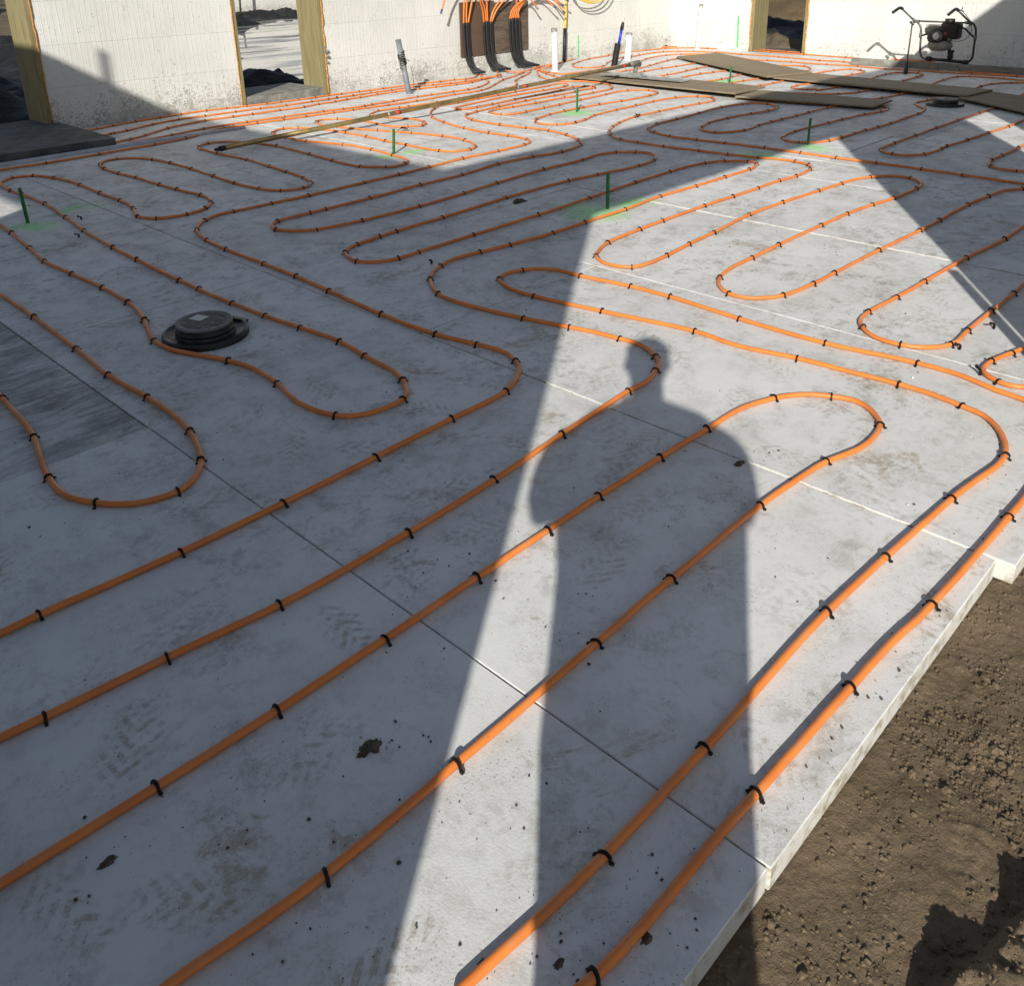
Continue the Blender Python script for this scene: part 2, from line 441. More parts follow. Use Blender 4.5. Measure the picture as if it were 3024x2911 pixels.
# pipe centre lines on the floor, metres (x, y, clip here?)
PIPES={
'alpha':[(0.722,0.604,0),(0.766,0.596,1),(0.888,0.588,0),(1.118,0.584,0),(1.241,0.581,1),(1.394,0.577,0),(1.627,0.568,1),(1.821,0.558,0),(2.02,0.539,1),(2.548,0.523,1),(2.672,0.518,0),(2.804,0.522,0)],
'beta':[(0.594,0.735,0),(0.615,0.734,0),(0.938,0.714,1),(1.267,0.713,1),(1.823,0.718,1),(2.131,0.701,1),(2.535,0.676,1),(2.702,0.654,0),(2.82,0.636,0),(2.896,0.639,1),(2.989,0.667,0),(3.081,0.723,0),(3.14,0.787,0),(3.16,0.863,1),(3.183,0.979,0),(3.185,1.095,1),(3.171,1.282,0),(3.152,1.49,1),(3.104,1.734,0),(3.121,1.951,1),(3.04,2.397,1),(2.981,2.768,1),(2.983,2.918,0),(3.012,3.008,0),(3.049,3.067,1),(3.117,3.096,0),(3.225,3.071,1),(3.293,3.017,0),(3.335,2.948,0),(3.35,2.866,0),(3.352,2.781,1),(3.395,2.501,1),(3.402,2.272,1),(3.371,1.882,1),(3.367,1.476,1),(3.418,1.117,1),(3.415,0.956,0),(3.369,0.815,0),(3.357,0.717,0),(3.31,0.653,0)],
'gamma':[(0.271,1.078,0),(0.29,1.08,0),(0.443,1.063,0),(0.572,1.052,1),(0.892,1.055,1),(1.137,1.061,0),(1.351,1.068,1),(1.669,1.073,1),(2.126,1.072,1),(2.32,1.061,0),(2.487,1.044,1),(2.627,1.002,0),(2.737,0.998,0),(2.834,1.016,1),(2.876,1.043,0),(2.929,1.1,0),(2.954,1.163,0),(2.928,1.239,1),(2.898,1.294,0),(2.84,1.347,0),(2.774,1.385,1),(2.632,1.431,0),(2.416,1.44,1),(2.153,1.449,1),(1.843,1.455,1),(1.61,1.451,1),(1.33,1.451,1),(1.019,1.445,1),(0.721,1.446,1),(0.448,1.451,1),(0.165,1.463,0),(0.131,1.461,0)],
'delta':[(0.229,1.819,0),(0.28,1.813,0),(0.364,1.802,1),(0.635,1.774,1),(0.916,1.741,1),(1.335,1.735,1),(1.699,1.754,1),(2.054,1.785,1),(2.467,1.815,1),(2.588,1.812,0),(2.683,1.844,1),(2.745,1.872,0),(2.791,1.921,1),(2.824,1.975,0),(2.848,2.063,0),(2.838,2.141,1),(2.826,2.268,0),(2.797,2.385,1),(2.741,2.609,1),(2.707,2.784,0),(2.69,2.924,0),(2.684,3.043,0),(2.698,3.137,1),(2.742,3.227,0),(2.815,3.331,1),(2.883,3.393,0),(2.99,3.448,1),(3.133,3.48,0),(3.294,3.462,1),(3.501,3.429,1),(3.834,3.4,1),(4.132,3.403,1),(4.53,3.399,1),(4.946,3.423,1),(5.346,3.402,1),(5.705,3.393,1),(6.029,3.383,1),(6.144,3.397,0),(6.229,3.43,1),(6.284,3.485,0),(6.269,3.534,1),(6.229,3.615,0),(6.173,3.684,1),(6.024,3.765,1),(5.88,3.791,0),(5.598,3.798,1),(5.158,3.79,1),(4.611,3.761,1),(4.076,3.736,1),(3.503,3.73,1),(3.074,3.724,1),(2.929,3.722,1),(2.82,3.758,0),(2.748,3.854,1),(2.764,3.953,0),(2.8,4.029,1),(2.863,4.079,0),(2.938,4.102,1),(3.122,4.13,1),(3.254,4.14,1),(3.639,4.154,1),(4.255,4.197,1),(4.899,4.192,1),(5.181,4.153,1),(5.62,4.101,1),(5.857,4.128,1),(5.955,4.176,0),(6.029,4.246,0),(6.061,4.332,0),(6.026,4.423,1),(5.92,4.548,1),(5.784,4.598,0),(5.646,4.593,0),(5.507,4.575,1),(5.064,4.584,1),(4.518,4.546,1),(4.158,4.509,1),(3.729,4.48,1),(3.267,4.49,1),(2.963,4.54,1),(2.868,4.606,0),(2.801,4.732,1),(2.823,4.805,0),(2.857,4.855,0),(2.908,4.886,1),(3.162,4.901,1),(3.284,4.902,1),(3.651,4.909,1),(4.12,4.93,1),(4.54,4.939,1),(4.978,4.994,1),(5.356,4.965,1),(5.648,4.912,1),(5.972,4.977,1),(6.053,5.025,0),(6.143,5.141,1),(6.26,5.378,1),(6.325,5.654,1),(6.311,5.94,1),(6.304,5.931,1),(6.268,6.238,1),(6.297,6.657,1),(6.339,6.773,0),(6.413,6.887,0),(6.498,6.955,1),(6.679,6.998,1),(7.076,7.057,1),(7.552,7.11,1),(8.063,7.119,1),(8.446,7.132,1),(8.662,7.171,0),(8.843,7.152,1),(8.909,7.189,0),(8.953,7.269,1),(8.891,7.356,1),(8.723,7.404,1),(8.434,7.351,1),(7.928,7.302,1),(7.55,7.271,1),(7.152,7.235,1),(6.876,7.202,1),(6.681,7.241,1),(6.67,7.295,0),(6.705,7.366,0),(6.83,7.401,0),(7.59,7.509,0),(8.301,7.513,1),(8.708,7.533,1),(8.871,7.605,0),(8.947,7.704,0),(8.926,7.768,0),(8.576,7.75,0),(8.014,7.704,1),(7.687,7.679,1),(7.341,7.662,1),(6.99,7.631,1),(6.683,7.605,0),(6.538,7.516,1),(6.398,7.407,0),(6.261,7.251,0),(6.15,7.097,1),(6.02,6.771,1),(5.92,6.376,1),(5.893,6.01,1),(5.907,5.773,1),(5.875,5.512,1),(5.805,5.409,0),(5.681,5.364,1),(5.343,5.351,1),(4.947,5.366,1),(4.558,5.332,1),(4.243,5.32,1),(3.909,5.313,1),(3.419,5.301,1),(3.131,5.311,1),(2.854,5.322,1),(2.741,5.324,0),(2.618,5.267,1),(2.526,5.18,0),(2.48,5.108,1),(2.447,5.018,0),(2.41,4.855,1),(2.392,4.604,1),(2.392,4.204,1),(2.389,3.889,1),(2.372,3.577,1),(2.347,3.134,1),(2.354,2.769,1),(2.395,2.553,1),(2.412,2.467,0),(2.412,2.387,0),(2.384,2.316,1),(2.34,2.255,0),(2.276,2.208,0),(2.162,2.157,1),(1.879,2.146,1),(1.535,2.138,1),(1.18,2.133,1),(0.851,2.132,1),(0.482,2.154,1),(0.391,2.155,0),(0.33,2.154,0)],
'eta':[(9.726,8.92,0),(9.282,8.456,1),(9.108,8.132,1),(9.071,7.942,0),(9.253,7.685,0),(9.251,7.736,0),(9.254,7.565,1),(9.23,7.297,0),(9.154,7.154,1),(9.05,7.026,0),(8.887,6.933,1),(8.502,6.906,1),(8.058,6.892,0),(8.007,6.916,1),(7.494,6.903,1),(7.139,6.908,1),(6.89,6.925,0),(6.74,6.857,1),(6.703,6.758,0),(6.713,6.657,1),(6.768,6.6,0),(6.993,6.576,1),(7.3,6.599,1),(7.57,6.618,1),(7.984,6.659,1),(8.483,6.689,1),(8.744,6.723,0),(8.894,6.687,1),(9.007,6.613,0),(9.06,6.489,1),(9.031,6.378,0),(8.927,6.274,1),(8.713,6.233,1),(8.182,6.235,1),(7.839,6.274,1),(7.579,6.283,1),(7.272,6.29,1),(7.01,6.26,1),(6.718,6.176,1),(6.635,6.117,0),(6.589,6.058,1),(6.547,5.92,0),(6.613,5.81,1),(6.708,5.749,0),(6.81,5.739,1),(6.81,5.739,1),(6.988,5.769,1),(7.245,5.859,1),(7.657,5.9,1),(8.018,5.913,1),(8.358,5.93,1),(8.753,5.904,1),(8.894,5.85,0),(8.978,5.753,1),(8.973,5.751,1),(9.028,5.676,0),(8.988,5.567,1),(8.914,5.491,0),(8.809,5.442,1),(8.534,5.451,1),(8.254,5.479,1),(7.845,5.488,1),(7.418,5.479,1),(7.041,5.388,1),(6.834,5.302,1),(6.631,5.18,1),(6.495,5.053,1),(6.388,4.853,1),(6.371,4.66,1),(6.365,4.388,1),(6.395,4.056,1),(6.411,3.798,1),(6.454,3.547,1),(6.494,3.412,0),(6.503,3.254,1),(6.449,3.118,1),(6.392,3.06,0),(6.316,3.039,1),(6.051,3.014,1),(5.853,3.037,1),(5.564,3.041,1),(5.249,3.05,1),(4.927,3.063,1),(4.467,3.065,1),(4.225,3.06,1),(3.891,3.035,1),(3.74,2.979,0),(3.659,2.932,1),(3.607,2.855,0),(3.59,2.772,0),(3.632,2.672,1),(3.75,2.644,0),(3.912,2.65,1),(4.166,2.675,1),(4.449,2.691,1),(4.918,2.734,1),(5.32,2.725,1),(5.753,2.693,1),(6.041,2.665,1),(6.23,2.646,0),(6.355,2.598,1),(6.479,2.509,0),(6.505,2.371,1),(6.417,2.265,0),(6.315,2.226,0),(6.221,2.219,1),(5.87,2.228,1),(5.632,2.266,1),(5.319,2.288,1),(4.984,2.294,1),(4.475,2.292,1),(4.171,2.283,1),(3.949,2.279,0),(3.788,2.242,1),(3.691,2.187,0),(3.615,2.084,1),(3.625,1.988,0),(3.681,1.927,0),(3.764,1.883,1),(4.008,1.851,1),(4.223,1.847,1),(4.732,1.837,1),(5.242,1.817,1),(5.526,1.812,1),(6.009,1.814,1),(6.308,1.787,1),(6.528,1.755,0),(6.647,1.68,1),(6.759,1.585,0)],
'theta':[(6.82,1.601,0),(6.813,1.718,0),(6.824,2.124,1),(6.834,2.419,1),(6.841,2.761,1),(6.821,3.072,1),(6.829,3.376,1),(6.827,3.697,1),(6.807,4.061,1),(6.784,4.328,1),(6.78,4.609,1),(6.848,4.827,1),(6.948,4.967,1),(7.207,5.059,1),(7.552,5.074,1),(7.996,5.102,1),(8.463,5.13,1),(8.778,5.067,1),(8.924,4.985,0),(8.949,4.855,1),(8.82,4.671,1),(8.54,4.627,1),(8.278,4.671,1),(7.901,4.718,1),(7.556,4.707,1),(7.319,4.634,1),(7.223,4.58,0),(7.178,4.394,1),(7.426,4.248,1),(7.738,4.28,1),(7.974,4.278,1),(8.161,4.271,1),(8.432,4.26,1),(8.692,4.26,1),(9.084,4.25,1),(9.279,4.222,0),(9.952,4.122,0),(10.037,4.085,1),(10.414,4.046,1),(10.664,4.03,0),(11.504,4.083,0),(11.917,4.116,1),(12.335,4.092,1),(12.445,3.984,1),(12.462,3.578,1),(12.404,3.337,0),(12.347,3.112,0)],
'upsilon':[(9.799,8.96,0),(9.555,8.575,1),(9.438,8.338,1),(9.378,8.063,0),(9.941,8.006,0),(10.277,7.909,0),(10.467,7.904,1),(10.743,7.911,0),(11.169,8.008,1),(11.446,8.083,1),(11.851,8.174,1),(12.247,8.242,1),(12.69,8.333,0),(12.841,8.197,0),(12.472,7.922,0),(11.883,7.665,1),(11.31,7.643,1),(10.99,7.669,1),(10.566,7.661,1),(10.346,7.628,0),(10.118,7.551,0),(10.051,7.386,0),(10.186,7.258,1),(10.424,7.18,1),(10.94,7.217,1),(11.23,7.244,1),(11.568,7.278,1),(11.703,7.283,0),(12.267,7.293,0),(12.192,7.155,0),(11.383,6.803,0),(11.004,6.831,1),(10.757,6.875,1),(10.294,6.849,1),(10.055,6.757,0),(9.851,6.634,0),(9.89,6.464,0),(10.034,6.411,1),(10.437,6.35,1),(10.726,6.373,1),(11.052,6.411,1),(11.168,6.417,0),(12.012,6.472,0),(12.278,6.433,0),(12.324,6.318,0),(12.322,6.169,1),(12.247,6.053,0),(12.066,5.951,1),(11.903,5.904,0),(10.882,5.988,0),(10.447,6.039,1),(10.176,6.04,1),(9.967,6.0,0),(9.764,5.856,0),(9.95,5.703,0),(10.197,5.658,1),(10.454,5.628,1),(10.906,5.65,0),(11.698,5.667,0),(12.102,5.628,1),(12.259,5.584,0),(12.352,5.505,1),(12.325,5.346,1),(12.186,5.232,1),(12.015,5.212,0),(11.801,5.232,1),(11.658,5.245,0),(10.846,5.236,0),(10.718,5.259,1),(10.419,5.295,1),(10.264,5.268,1),(10.183,5.194,0),(10.196,5.034,1),(10.297,4.946,0),(10.21,4.925,0),(10.562,4.864,1),(10.859,4.822,0),(11.593,4.869,0),(11.789,4.896,1),(12.07,4.898,1),(12.303,4.862,0),(12.416,4.726,0),(12.427,4.618,1),(12.319,4.514,0),(12.221,4.49,1),(12.012,4.479,1),(11.566,4.473,1),(10.724,4.456,0),(10.337,4.478,1),(10.074,4.602,1),(9.913,4.794,1),(9.881,4.95,0),(9.665,5.18,0),(9.35,5.441,0),(9.219,5.416,0),(9.168,5.28,0),(9.189,4.964,1),(9.296,4.325,0),(9.517,3.882,0),(9.462,3.8,0),(9.382,3.741,1),(9.287,3.719,0),(9.164,3.723,1),(8.917,3.781,1),(8.494,3.818,1),(8.247,3.835,1),(7.652,3.868,1),(7.439,3.848,0),(7.314,3.8,1),(7.21,3.695,0),(7.216,3.595,1),(7.298,3.491,0),(7.433,3.435,1),(7.635,3.416,1),(7.878,3.412,1),(8.086,3.402,1),(8.314,3.386,1),(8.567,3.377,1),(8.952,3.384,1),(9.253,3.388,1),(9.511,3.423,0),(9.598,3.454,1),(9.688,3.522,0),(9.87,3.646,1),(10.061,3.673,0),(10.153,3.639,1),(10.742,3.669,0),(11.159,3.558,0),(11.573,3.565,1),(11.868,3.541,1),(12.109,3.398,1),(12.183,3.273,0),(12.284,3.095,0)],
'kappa':[(9.977,2.479,0),(9.475,2.489,0),(9.04,2.495,1),(8.609,2.528,1),(8.171,2.557,1),(7.802,2.589,1),(7.816,2.594,1),(7.67,2.585,1),(7.368,2.607,1),(7.248,2.688,0),(7.229,2.8,1),(7.269,2.881,0),(7.344,2.942,1),(7.469,2.966,0),(7.667,2.968,1),(8.109,2.969,1),(8.58,2.964,1),(9.104,2.959,1),(9.634,2.94,1),(10.182,2.94,0),(10.756,2.968,0),(11.193,3.0,0),(11.874,3.054,0)],
'lambda':[(8.672,2.134,0),(8.091,2.129,1),(7.685,2.133,1),(7.462,2.135,1),(7.347,2.113,0),(7.243,2.066,1),(7.186,1.965,0),(7.2,1.881,1),(7.289,1.73,0)],
'mu':[(6.095,1.385,0),(5.721,1.401,0),(5.375,1.401,1),(4.893,1.441,1),(4.387,1.462,1),(4.083,1.474,1),(3.817,1.492,1),(3.709,1.481,0),(3.629,1.433,1),(3.561,1.349,0),(3.553,1.24,1),(3.591,1.156,0),(3.69,1.09,1),(3.883,1.09,1),(4.186,1.091,1),(4.489,1.09,1),(4.656,1.093,0),(4.964,1.079,0)],
'nu':[(3.97,0.81,0),(3.837,0.856,0),(3.759,0.879,1),(3.626,0.913,1),(3.546,0.916,0),(3.49,0.895,0),(3.449,0.832,1),(3.444,0.79,0),(3.464,0.748,0),(3.528,0.69,0)],
'omicron':[(1.735,6.651,0),(1.69,5.929,1),(1.649,5.515,1),(1.61,5.18,1),(1.623,4.836,1),(1.64,4.497,1),(1.632,4.187,1),(1.612,4.034,0),(1.58,3.901,1),(1.524,3.742,0),(1.496,3.629,1),(1.5,3.495,0),(1.529,3.404,0),(1.607,3.199,1),(1.634,3.05,0),(1.622,2.862,1),(1.587,2.672,0),(1.593,2.56,0),(1.617,2.477,1),(1.665,2.419,0),(1.75,2.388,0),(1.857,2.391,1),(1.914,2.434,0),(1.966,2.522,1),(1.993,2.609,0),(2.008,2.817,1),(2.028,3.019,1),(2.006,3.278,1),(1.976,3.523,1),(1.961,3.787,1),(1.955,4.097,1),(1.955,4.302,1),(1.966,4.81,1),(1.977,5.142,1),(2.012,5.635,1),(2.062,6.049,1),(2.109,6.521,1),(2.105,6.942,1),(2.09,7.128,1),(2.104,7.363,0),(2.142,7.491,0),(2.253,7.582,1),(2.39,7.526,1),(2.468,7.31,1),(2.504,6.911,1),(2.489,6.526,1),(2.492,6.207,1),(2.482,6.037,0),(2.453,5.917,1),(2.409,5.8,0),(2.379,5.691,1),(2.437,5.552,1),(2.613,5.491,1),(2.774,5.546,1),(2.877,5.656,1),(2.925,5.783,0),(2.934,5.902,1),(2.906,6.197,1),(2.896,6.444,1),(2.884,6.811,1),(2.864,7.059,1),(2.865,7.332,1),(2.912,7.53,1),(3.001,7.632,0),(3.103,7.638,1),(3.222,7.534,0),(3.284,7.369,1),(3.316,7.113,1),(3.321,6.77,1),(3.3,6.384,1),(3.283,6.05,1),(3.307,5.752,1),(3.373,5.575,1),(3.52,5.519,1),(3.658,5.618,1),(3.715,5.795,1),(3.749,6.077,1),(3.766,6.351,1),(3.792,6.726,1),(3.768,7.167,1),(3.772,7.424,0),(3.762,7.446,0),(3.797,7.549,1),(3.865,7.626,0),(3.944,7.654,1),(4.073,7.602,0),(4.185,7.434,1),(4.23,7.298,0),(4.272,7.042,1),(4.255,6.512,1),(4.222,6.135,1),(4.231,5.778,1),(4.348,5.604,1),(4.41,5.556,0),(4.524,5.585,1),(4.596,5.633,0),(4.643,5.734,0),(4.676,5.923,1),(4.71,6.249,1),(4.692,6.633,1),(4.571,7.028,1),(4.557,7.11,0),(4.56,7.335,1),(4.566,7.524,0),(4.608,7.644,1),(4.714,7.746,0),(4.806,7.768,1),(4.924,7.69,1),(5.022,7.412,1),(5.056,7.088,1),(5.061,6.78,1),(5.037,6.475,1),(5.033,6.172,1),(5.043,5.748,1),(5.093,5.638,0),(5.235,5.583,1),(5.359,5.643,1),(5.418,5.717,0),(5.509,5.933,1),(5.515,6.233,1),(5.439,6.584,1),(5.321,6.947,1),(5.267,7.102,0),(5.207,7.376,0),(5.164,7.558,1),(5.157,7.547,1),(5.196,7.755,0),(5.238,7.834,1),(5.338,7.906,0),(5.478,7.808,1),(5.563,7.6,1),(5.57,7.376,0),(5.535,7.122,0),(5.549,6.978,0),(5.64,6.879,1),(5.762,6.815,1),(5.867,6.872,0),(5.909,6.949,1),(5.963,7.134,0),(5.892,7.4,0),(5.872,7.46,1),(5.855,7.639,0),(5.857,7.746,1),(5.947,7.827,0),(6.064,7.887,1),(6.343,7.871,1),(6.464,7.856,1),(6.866,7.84,1),(7.242,7.87,1),(7.544,7.883,1),(7.908,7.951,1),(8.141,7.995,1),(8.452,8.111,1),(8.581,8.216,0),(8.77,8.426,1),(9.111,8.636,1),(9.484,8.842,0),(9.802,9.104,0)],
'xi':[(0.882,3.89,0),(0.851,3.537,1),(0.82,3.13,1),(0.772,2.93,0),(0.752,2.812,1),(0.743,2.716,0),(0.754,2.636,0),(0.795,2.552,1),(0.844,2.49,0),(0.898,2.45,0),(0.993,2.43,1),(1.055,2.456,0),(1.102,2.501,0),(1.135,2.548,1),(1.168,2.625,0),(1.205,2.761,1),(1.227,2.927,0),(1.226,3.127,1),(1.212,3.441,1),(1.232,3.803,1),(1.251,4.333,1),(1.256,4.8,0),(1.253,5.091,0)],
'rowa':[(3.254,9.406,0),(3.574,9.254,0),(3.623,9.273,1),(3.803,9.329,1),(4.069,9.387,1),(4.354,9.432,1),(4.601,9.449,1),(4.908,9.463,1),(5.139,9.43,1),(5.368,9.391,1),(5.606,9.356,1),(5.791,9.346,1),(6.018,9.33,1),(6.249,9.327,1),(6.453,9.34,1),(6.623,9.316,1),(6.878,9.293,1),(7.226,9.271,1),(7.588,9.268,1),(7.907,9.254,1),(8.123,9.19,1),(8.369,9.177,1),(8.508,9.106,1),(8.711,9.139,0),(8.95,9.333,0)],
'rowb':[(3.212,8.861,0),(3.567,8.87,0),(3.583,8.878,1),(3.622,8.889,1),(3.768,8.931,1),(4.102,9.074,1),(4.42,9.14,1),(4.713,9.13,1),(5.067,9.119,1),(5.367,9.102,1),(5.676,9.064,1),(6.021,9.064,1),(6.262,9.075,1),(6.392,9.086,1),(6.391,9.087,1),(6.624,9.087,1),(6.896,9.085,1),(7.212,9.075,1),(7.431,9.086,0),(7.848,9.021,1),(8.099,8.961,1),(8.341,8.932,1),(8.54,8.935,0),(8.762,8.937,0),(8.985,8.986,1),(9.264,9.23,0)],
'rowc':[(3.051,8.257,0),(3.448,8.404,0),(3.582,8.44,1),(3.761,8.522,1),(4.085,8.722,1),(4.555,8.838,1),(4.873,8.833,1),(5.096,8.82,1),(5.434,8.814,1),(5.734,8.795,1),(5.956,8.836,1),(6.194,8.849,1),(6.381,8.877,1),(6.581,8.887,1),(6.854,8.902,1),(7.138,8.906,1),(7.492,8.87,1),(7.734,8.83,1),(8.046,8.791,1),(8.321,8.792,1),(8.582,8.876,1),(8.769,9.057,0),(9.02,9.37,0)],
'rowd':[(3.503,8.281,0),(3.674,8.28,0),(3.935,8.33,1),(4.3,8.401,1),(4.79,8.415,1),(5.215,8.385,1),(5.683,8.352,1),(5.919,8.314,1),(6.196,8.296,1),(6.316,8.32,1),(6.625,8.322,1),(7.013,8.348,1),(7.227,8.345,1),(7.574,8.338,1),(7.806,8.321,1),(8.029,8.367,1),(8.295,8.501,0),(8.486,8.644,0),(8.64,8.832,1),(8.73,8.983,0),(9.051,9.395,0)],
'rowe':[(2.114,7.956,0),(2.29,7.96,0),(2.638,7.943,1),(3.087,7.965,1),(3.604,7.996,1),(3.936,8.057,1),(4.369,8.263,0),(4.553,8.264,1),(4.818,8.266,1),(5.105,8.232,1),(5.372,8.216,1),(5.701,8.191,1),(5.94,8.167,1),(6.21,8.153,0),(6.408,8.138,1),(6.795,8.111,1),(7.413,8.139,1),(7.851,8.132,1),(8.327,8.376,1),(8.739,8.629,1),(9.285,8.853,1),(9.594,9.038,0),(9.782,9.208,0)],
'rowf':[(9.833,9.133,0),(10.051,9.197,1),(10.306,9.297,1),(10.441,9.293,0),(10.487,9.249,0),(10.683,9.334,1),(11.23,9.5,1),(11.599,9.551,1),(12.104,9.617,1),(12.587,9.628,1),(12.919,9.604,1),(13.286,9.539,1),(13.531,9.51,1),(13.028,9.684,0),(13.297,9.546,1),(13.539,9.515,1),(13.94,9.266,1),(13.987,8.889,1),(14.047,8.617,1),(14.14,8.124,1),(14.082,7.744,1),(14.03,7.345,1),(13.999,7.006,1),(13.964,6.447,1),(13.888,5.935,1),(13.867,5.677,1),(13.835,5.117,1),(13.958,4.305,1),(13.873,4.058,1),(13.926,3.777,0),(13.839,3.52,0)],
'rowg':[(13.195,3.344,0),(13.249,3.582,0),(13.522,4.631,0),(13.627,5.715,0),(13.713,6.2,1),(13.78,6.923,1),(13.812,7.502,1),(13.924,8.046,1),(13.883,8.389,1),(13.826,8.708,1),(13.773,8.995,1),(13.601,9.18,1),(13.444,9.313,1),(13.019,9.414,1),(12.399,9.489,0),(11.972,9.402,1),(11.379,9.325,1),(10.964,9.193,1),(10.671,9.051,1),(10.54,8.951,0),(10.412,8.783,0),(10.405,8.653,1),(10.496,8.548,0),(10.745,8.533,1),(11.053,8.707,1),(11.384,8.878,0),(11.85,9.031,0),(12.067,8.992,0),(12.287,9.023,1),(12.931,9.006,1),(13.112,8.83,1),(13.258,8.63,1),(13.337,8.241,1),(13.286,7.734,1),(13.252,7.064,1),(13.141,6.338,1),(13.148,5.97,1),(13.119,5.749,0),(12.998,4.892,0),(12.819,3.457,0),(12.774,3.229,0)],
'tau':[(9.83,8.988,0),(9.705,8.664,1),(9.706,8.384,0),(9.957,8.328,0),(10.144,8.314,1),(10.479,8.342,1),(10.747,8.361,1),(11.02,8.356,0),(11.294,8.358,0),(11.518,8.447,1),(11.873,8.587,1),(12.124,8.652,0),(12.502,8.653,1),(12.75,8.531,1),(13.06,8.153,0),(12.682,7.186,0),(12.699,6.953,1),(12.714,6.573,1),(12.697,6.19,0),(12.723,6.025,1),(12.722,5.564,1),(12.652,5.153,1),(12.679,4.695,1),(12.719,4.042,1),(12.766,3.526,1),(12.766,3.442,0),(12.774,3.229,0)],
'mid':[(9.433,9.272,0),(9.322,9.076,0),(9.312,8.952,1),(9.44,8.907,0),(9.639,8.973,0)],
'midb':[(9.282,9.275,0),(9.065,9.032,0),(8.985,8.907,1),(8.853,8.846,1),(8.752,8.887,0),(8.61,8.874,0)],
'rowh':[(9.822,9.075,0),(10.158,9.164,1),(10.158,9.041,0),(10.151,9.026,1),(9.903,8.912,0),(9.726,8.92,0)]}

# ------------------------------------------------------------------ floor of foam boards
floor = bpy.data.objects.new('floor', None); COL.objects.link(floor); floor['kind'] = 'structure'
LAY = [((-3.8, -2.62), [.49, 1.2, 3.6, 6.0, 8.4, 9.49]), ((-2.59, -1.31), [.49, 2.0, 4.4, 6.9, 9.49]), ((-1.31, -.09), [.49, 1.7, 4.1, 6.5, 9.49]),
       ((-.09, 1.13), [.49, 2.92, 5.36, 7.8, 9.49]), ((1.13, 2.335), [.486, 4.04, 5.40, 7.84, 9.49]), ((2.335, 3.555), [.44, 2.85, 5.29, 7.73, 9.49]),
       ((3.555, 4.83), [.46, 4.08, 6.52, 8.96, 9.49]), ((4.83, 6.09), [.47, 3.90, 6.32, 8.75, 9.49]), ((6.09, 6.69), [.46, 2.98, 5.56, 8.0, 9.49]),
       ((6.69, 8.03), [.45, 3.12, 5.56, 8.0, 9.49]), ((8.03, 9.25), [.46, 2.88, 5.32, 7.76, 9.49]), ((9.25, 10.47), [.46, 1.7, 4.14, 6.58, 9.02, 9.49]),
       ((10.47, 11.69), [.46, 2.9, 5.34, 7.78, 9.49]), ((11.69, 12.91), [.46, 1.6, 4.04, 6.48, 8.92, 9.49]), ((12.91, 13.845), [.46, 2.9, 5.34, 7.78, 9.49])]
for (x0, x1), ys in LAY:
    for y0, y1 in zip(ys, ys[1:]):
        bm = bmesh.new()
        g = random.uniform(.0015, .0038)
        if 4.8 < x0 < 8.1 and y0 > .4: g = random.uniform(.003, .006)
        gx = g*1.25
        zt = random.uniform(-.0035, 0.0)
        if abs(x0+.09) < .01 and abs(y0-2.92) < .01: zt = -.006
        vs_ = box(bm, x0+gx, x1-gx, y0+(g if y0 > 1 else 0), y1-g, -.062, zt, .0025)
        smear = abs(x0+.09) < .01 and abs(y0-2.92) < .01
        # subdivided ragged outer edge on the boards that meet the soil
        o = link('board', bm, M['foam_smear' if smear else 'foam'], floor)

# ------------------------------------------------------------------ soil and surrounding ground
def heightgrid(name, x0, x1, y0, y1, nx, ny, fn, mat, smooth=True):
    vs_, fs = [], []
    for j in range(ny+1):
        y = y0+(y1-y0)*j/ny
        for i in range(nx+1):
            x = x0+(x1-x0)*i/nx; vs_.append((x, y, fn(x, y)))
    w = nx+1
    for j in range(ny):
        for i in range(nx): fs.append((j*w+i, j*w+i+1, j*w+w+i+1, j*w+w+i))
    me = bpy.data.meshes.new(name); me.from_pydata(vs_, [], fs); me.materials.append(mat)
    me.polygons.foreach_set('use_smooth', [smooth]*len(fs))
    o = bpy.data.objects.new(name, me); COL.objects.link(o); return o
def fbm(x, y, s, o=4, seed=0.0):
    a, t = 1.0, 0.0
    for i in range(o):
        t += a*noise.noise(Vector((x*s+seed, y*s-seed, seed*.37))); a *= .55; s *= 2.1
    return t
def soil_rough(x, y):
    q = min(1, max(0, (x*.55+(.45-y)*1.8-.72)*1.6))
    return max(.12, min(1, q*(.75+.9*fbm(x, y, 2.3, 2, 7.))))
def soil_z(x, y):
    e = min(1, max(0, (.60-y)/.16))
    z = -.070 + .010*fbm(x, y, 3.0, 2, 2.)*e
    r = soil_rough(x, y)
    lump = fbm(x, y, 11., 4, 5.)
    z += e*r*(.030*max(0, lump)**1.3+.008*abs(fbm(x, y, 30., 3, 9.)))
    z += e*.0022*fbm(x, y, 85., 2, 1.)
    d = (y-.02)-.18*(x-1.6)
    z -= e*.010*math.exp(-(d/.05)**2)
    z += e*.022*math.exp(-((d+.16)/.09)**2)*max(0, .5+fbm(x, y, 5., 2, 3.))
    d2 = y-(.150-.24*(x-1.25))          # heaped spoil ridge along the edge of the cut
    k = min(1, max(0, (x-.85)*4))
    z += k*.085*math.exp(-(max(0, d2)/.022)**2)*(.75+.5*fbm(x, y, 7., 3, 31.)) if d2 > 0 else k*.085*math.exp(-(d2/.10)**2)*(.75+.5*fbm(x, y, 7., 3, 31.))
    return z
far_soil = heightgrid('soil_strip', -1.0, 6.0, -2.4, .62, 140, 60, lambda x, y: soil_z(x, y)-(.03 if (.35 < x < 3.15 and -.75 < y < .6) else 0), M['dirt']); far_soil['kind'] = 'structure'
soil = heightgrid('soil_strip', .3, 3.2, -.8, .60, 460, 225, soil_z, M['dirt'])
soil['kind'] = 'structure'
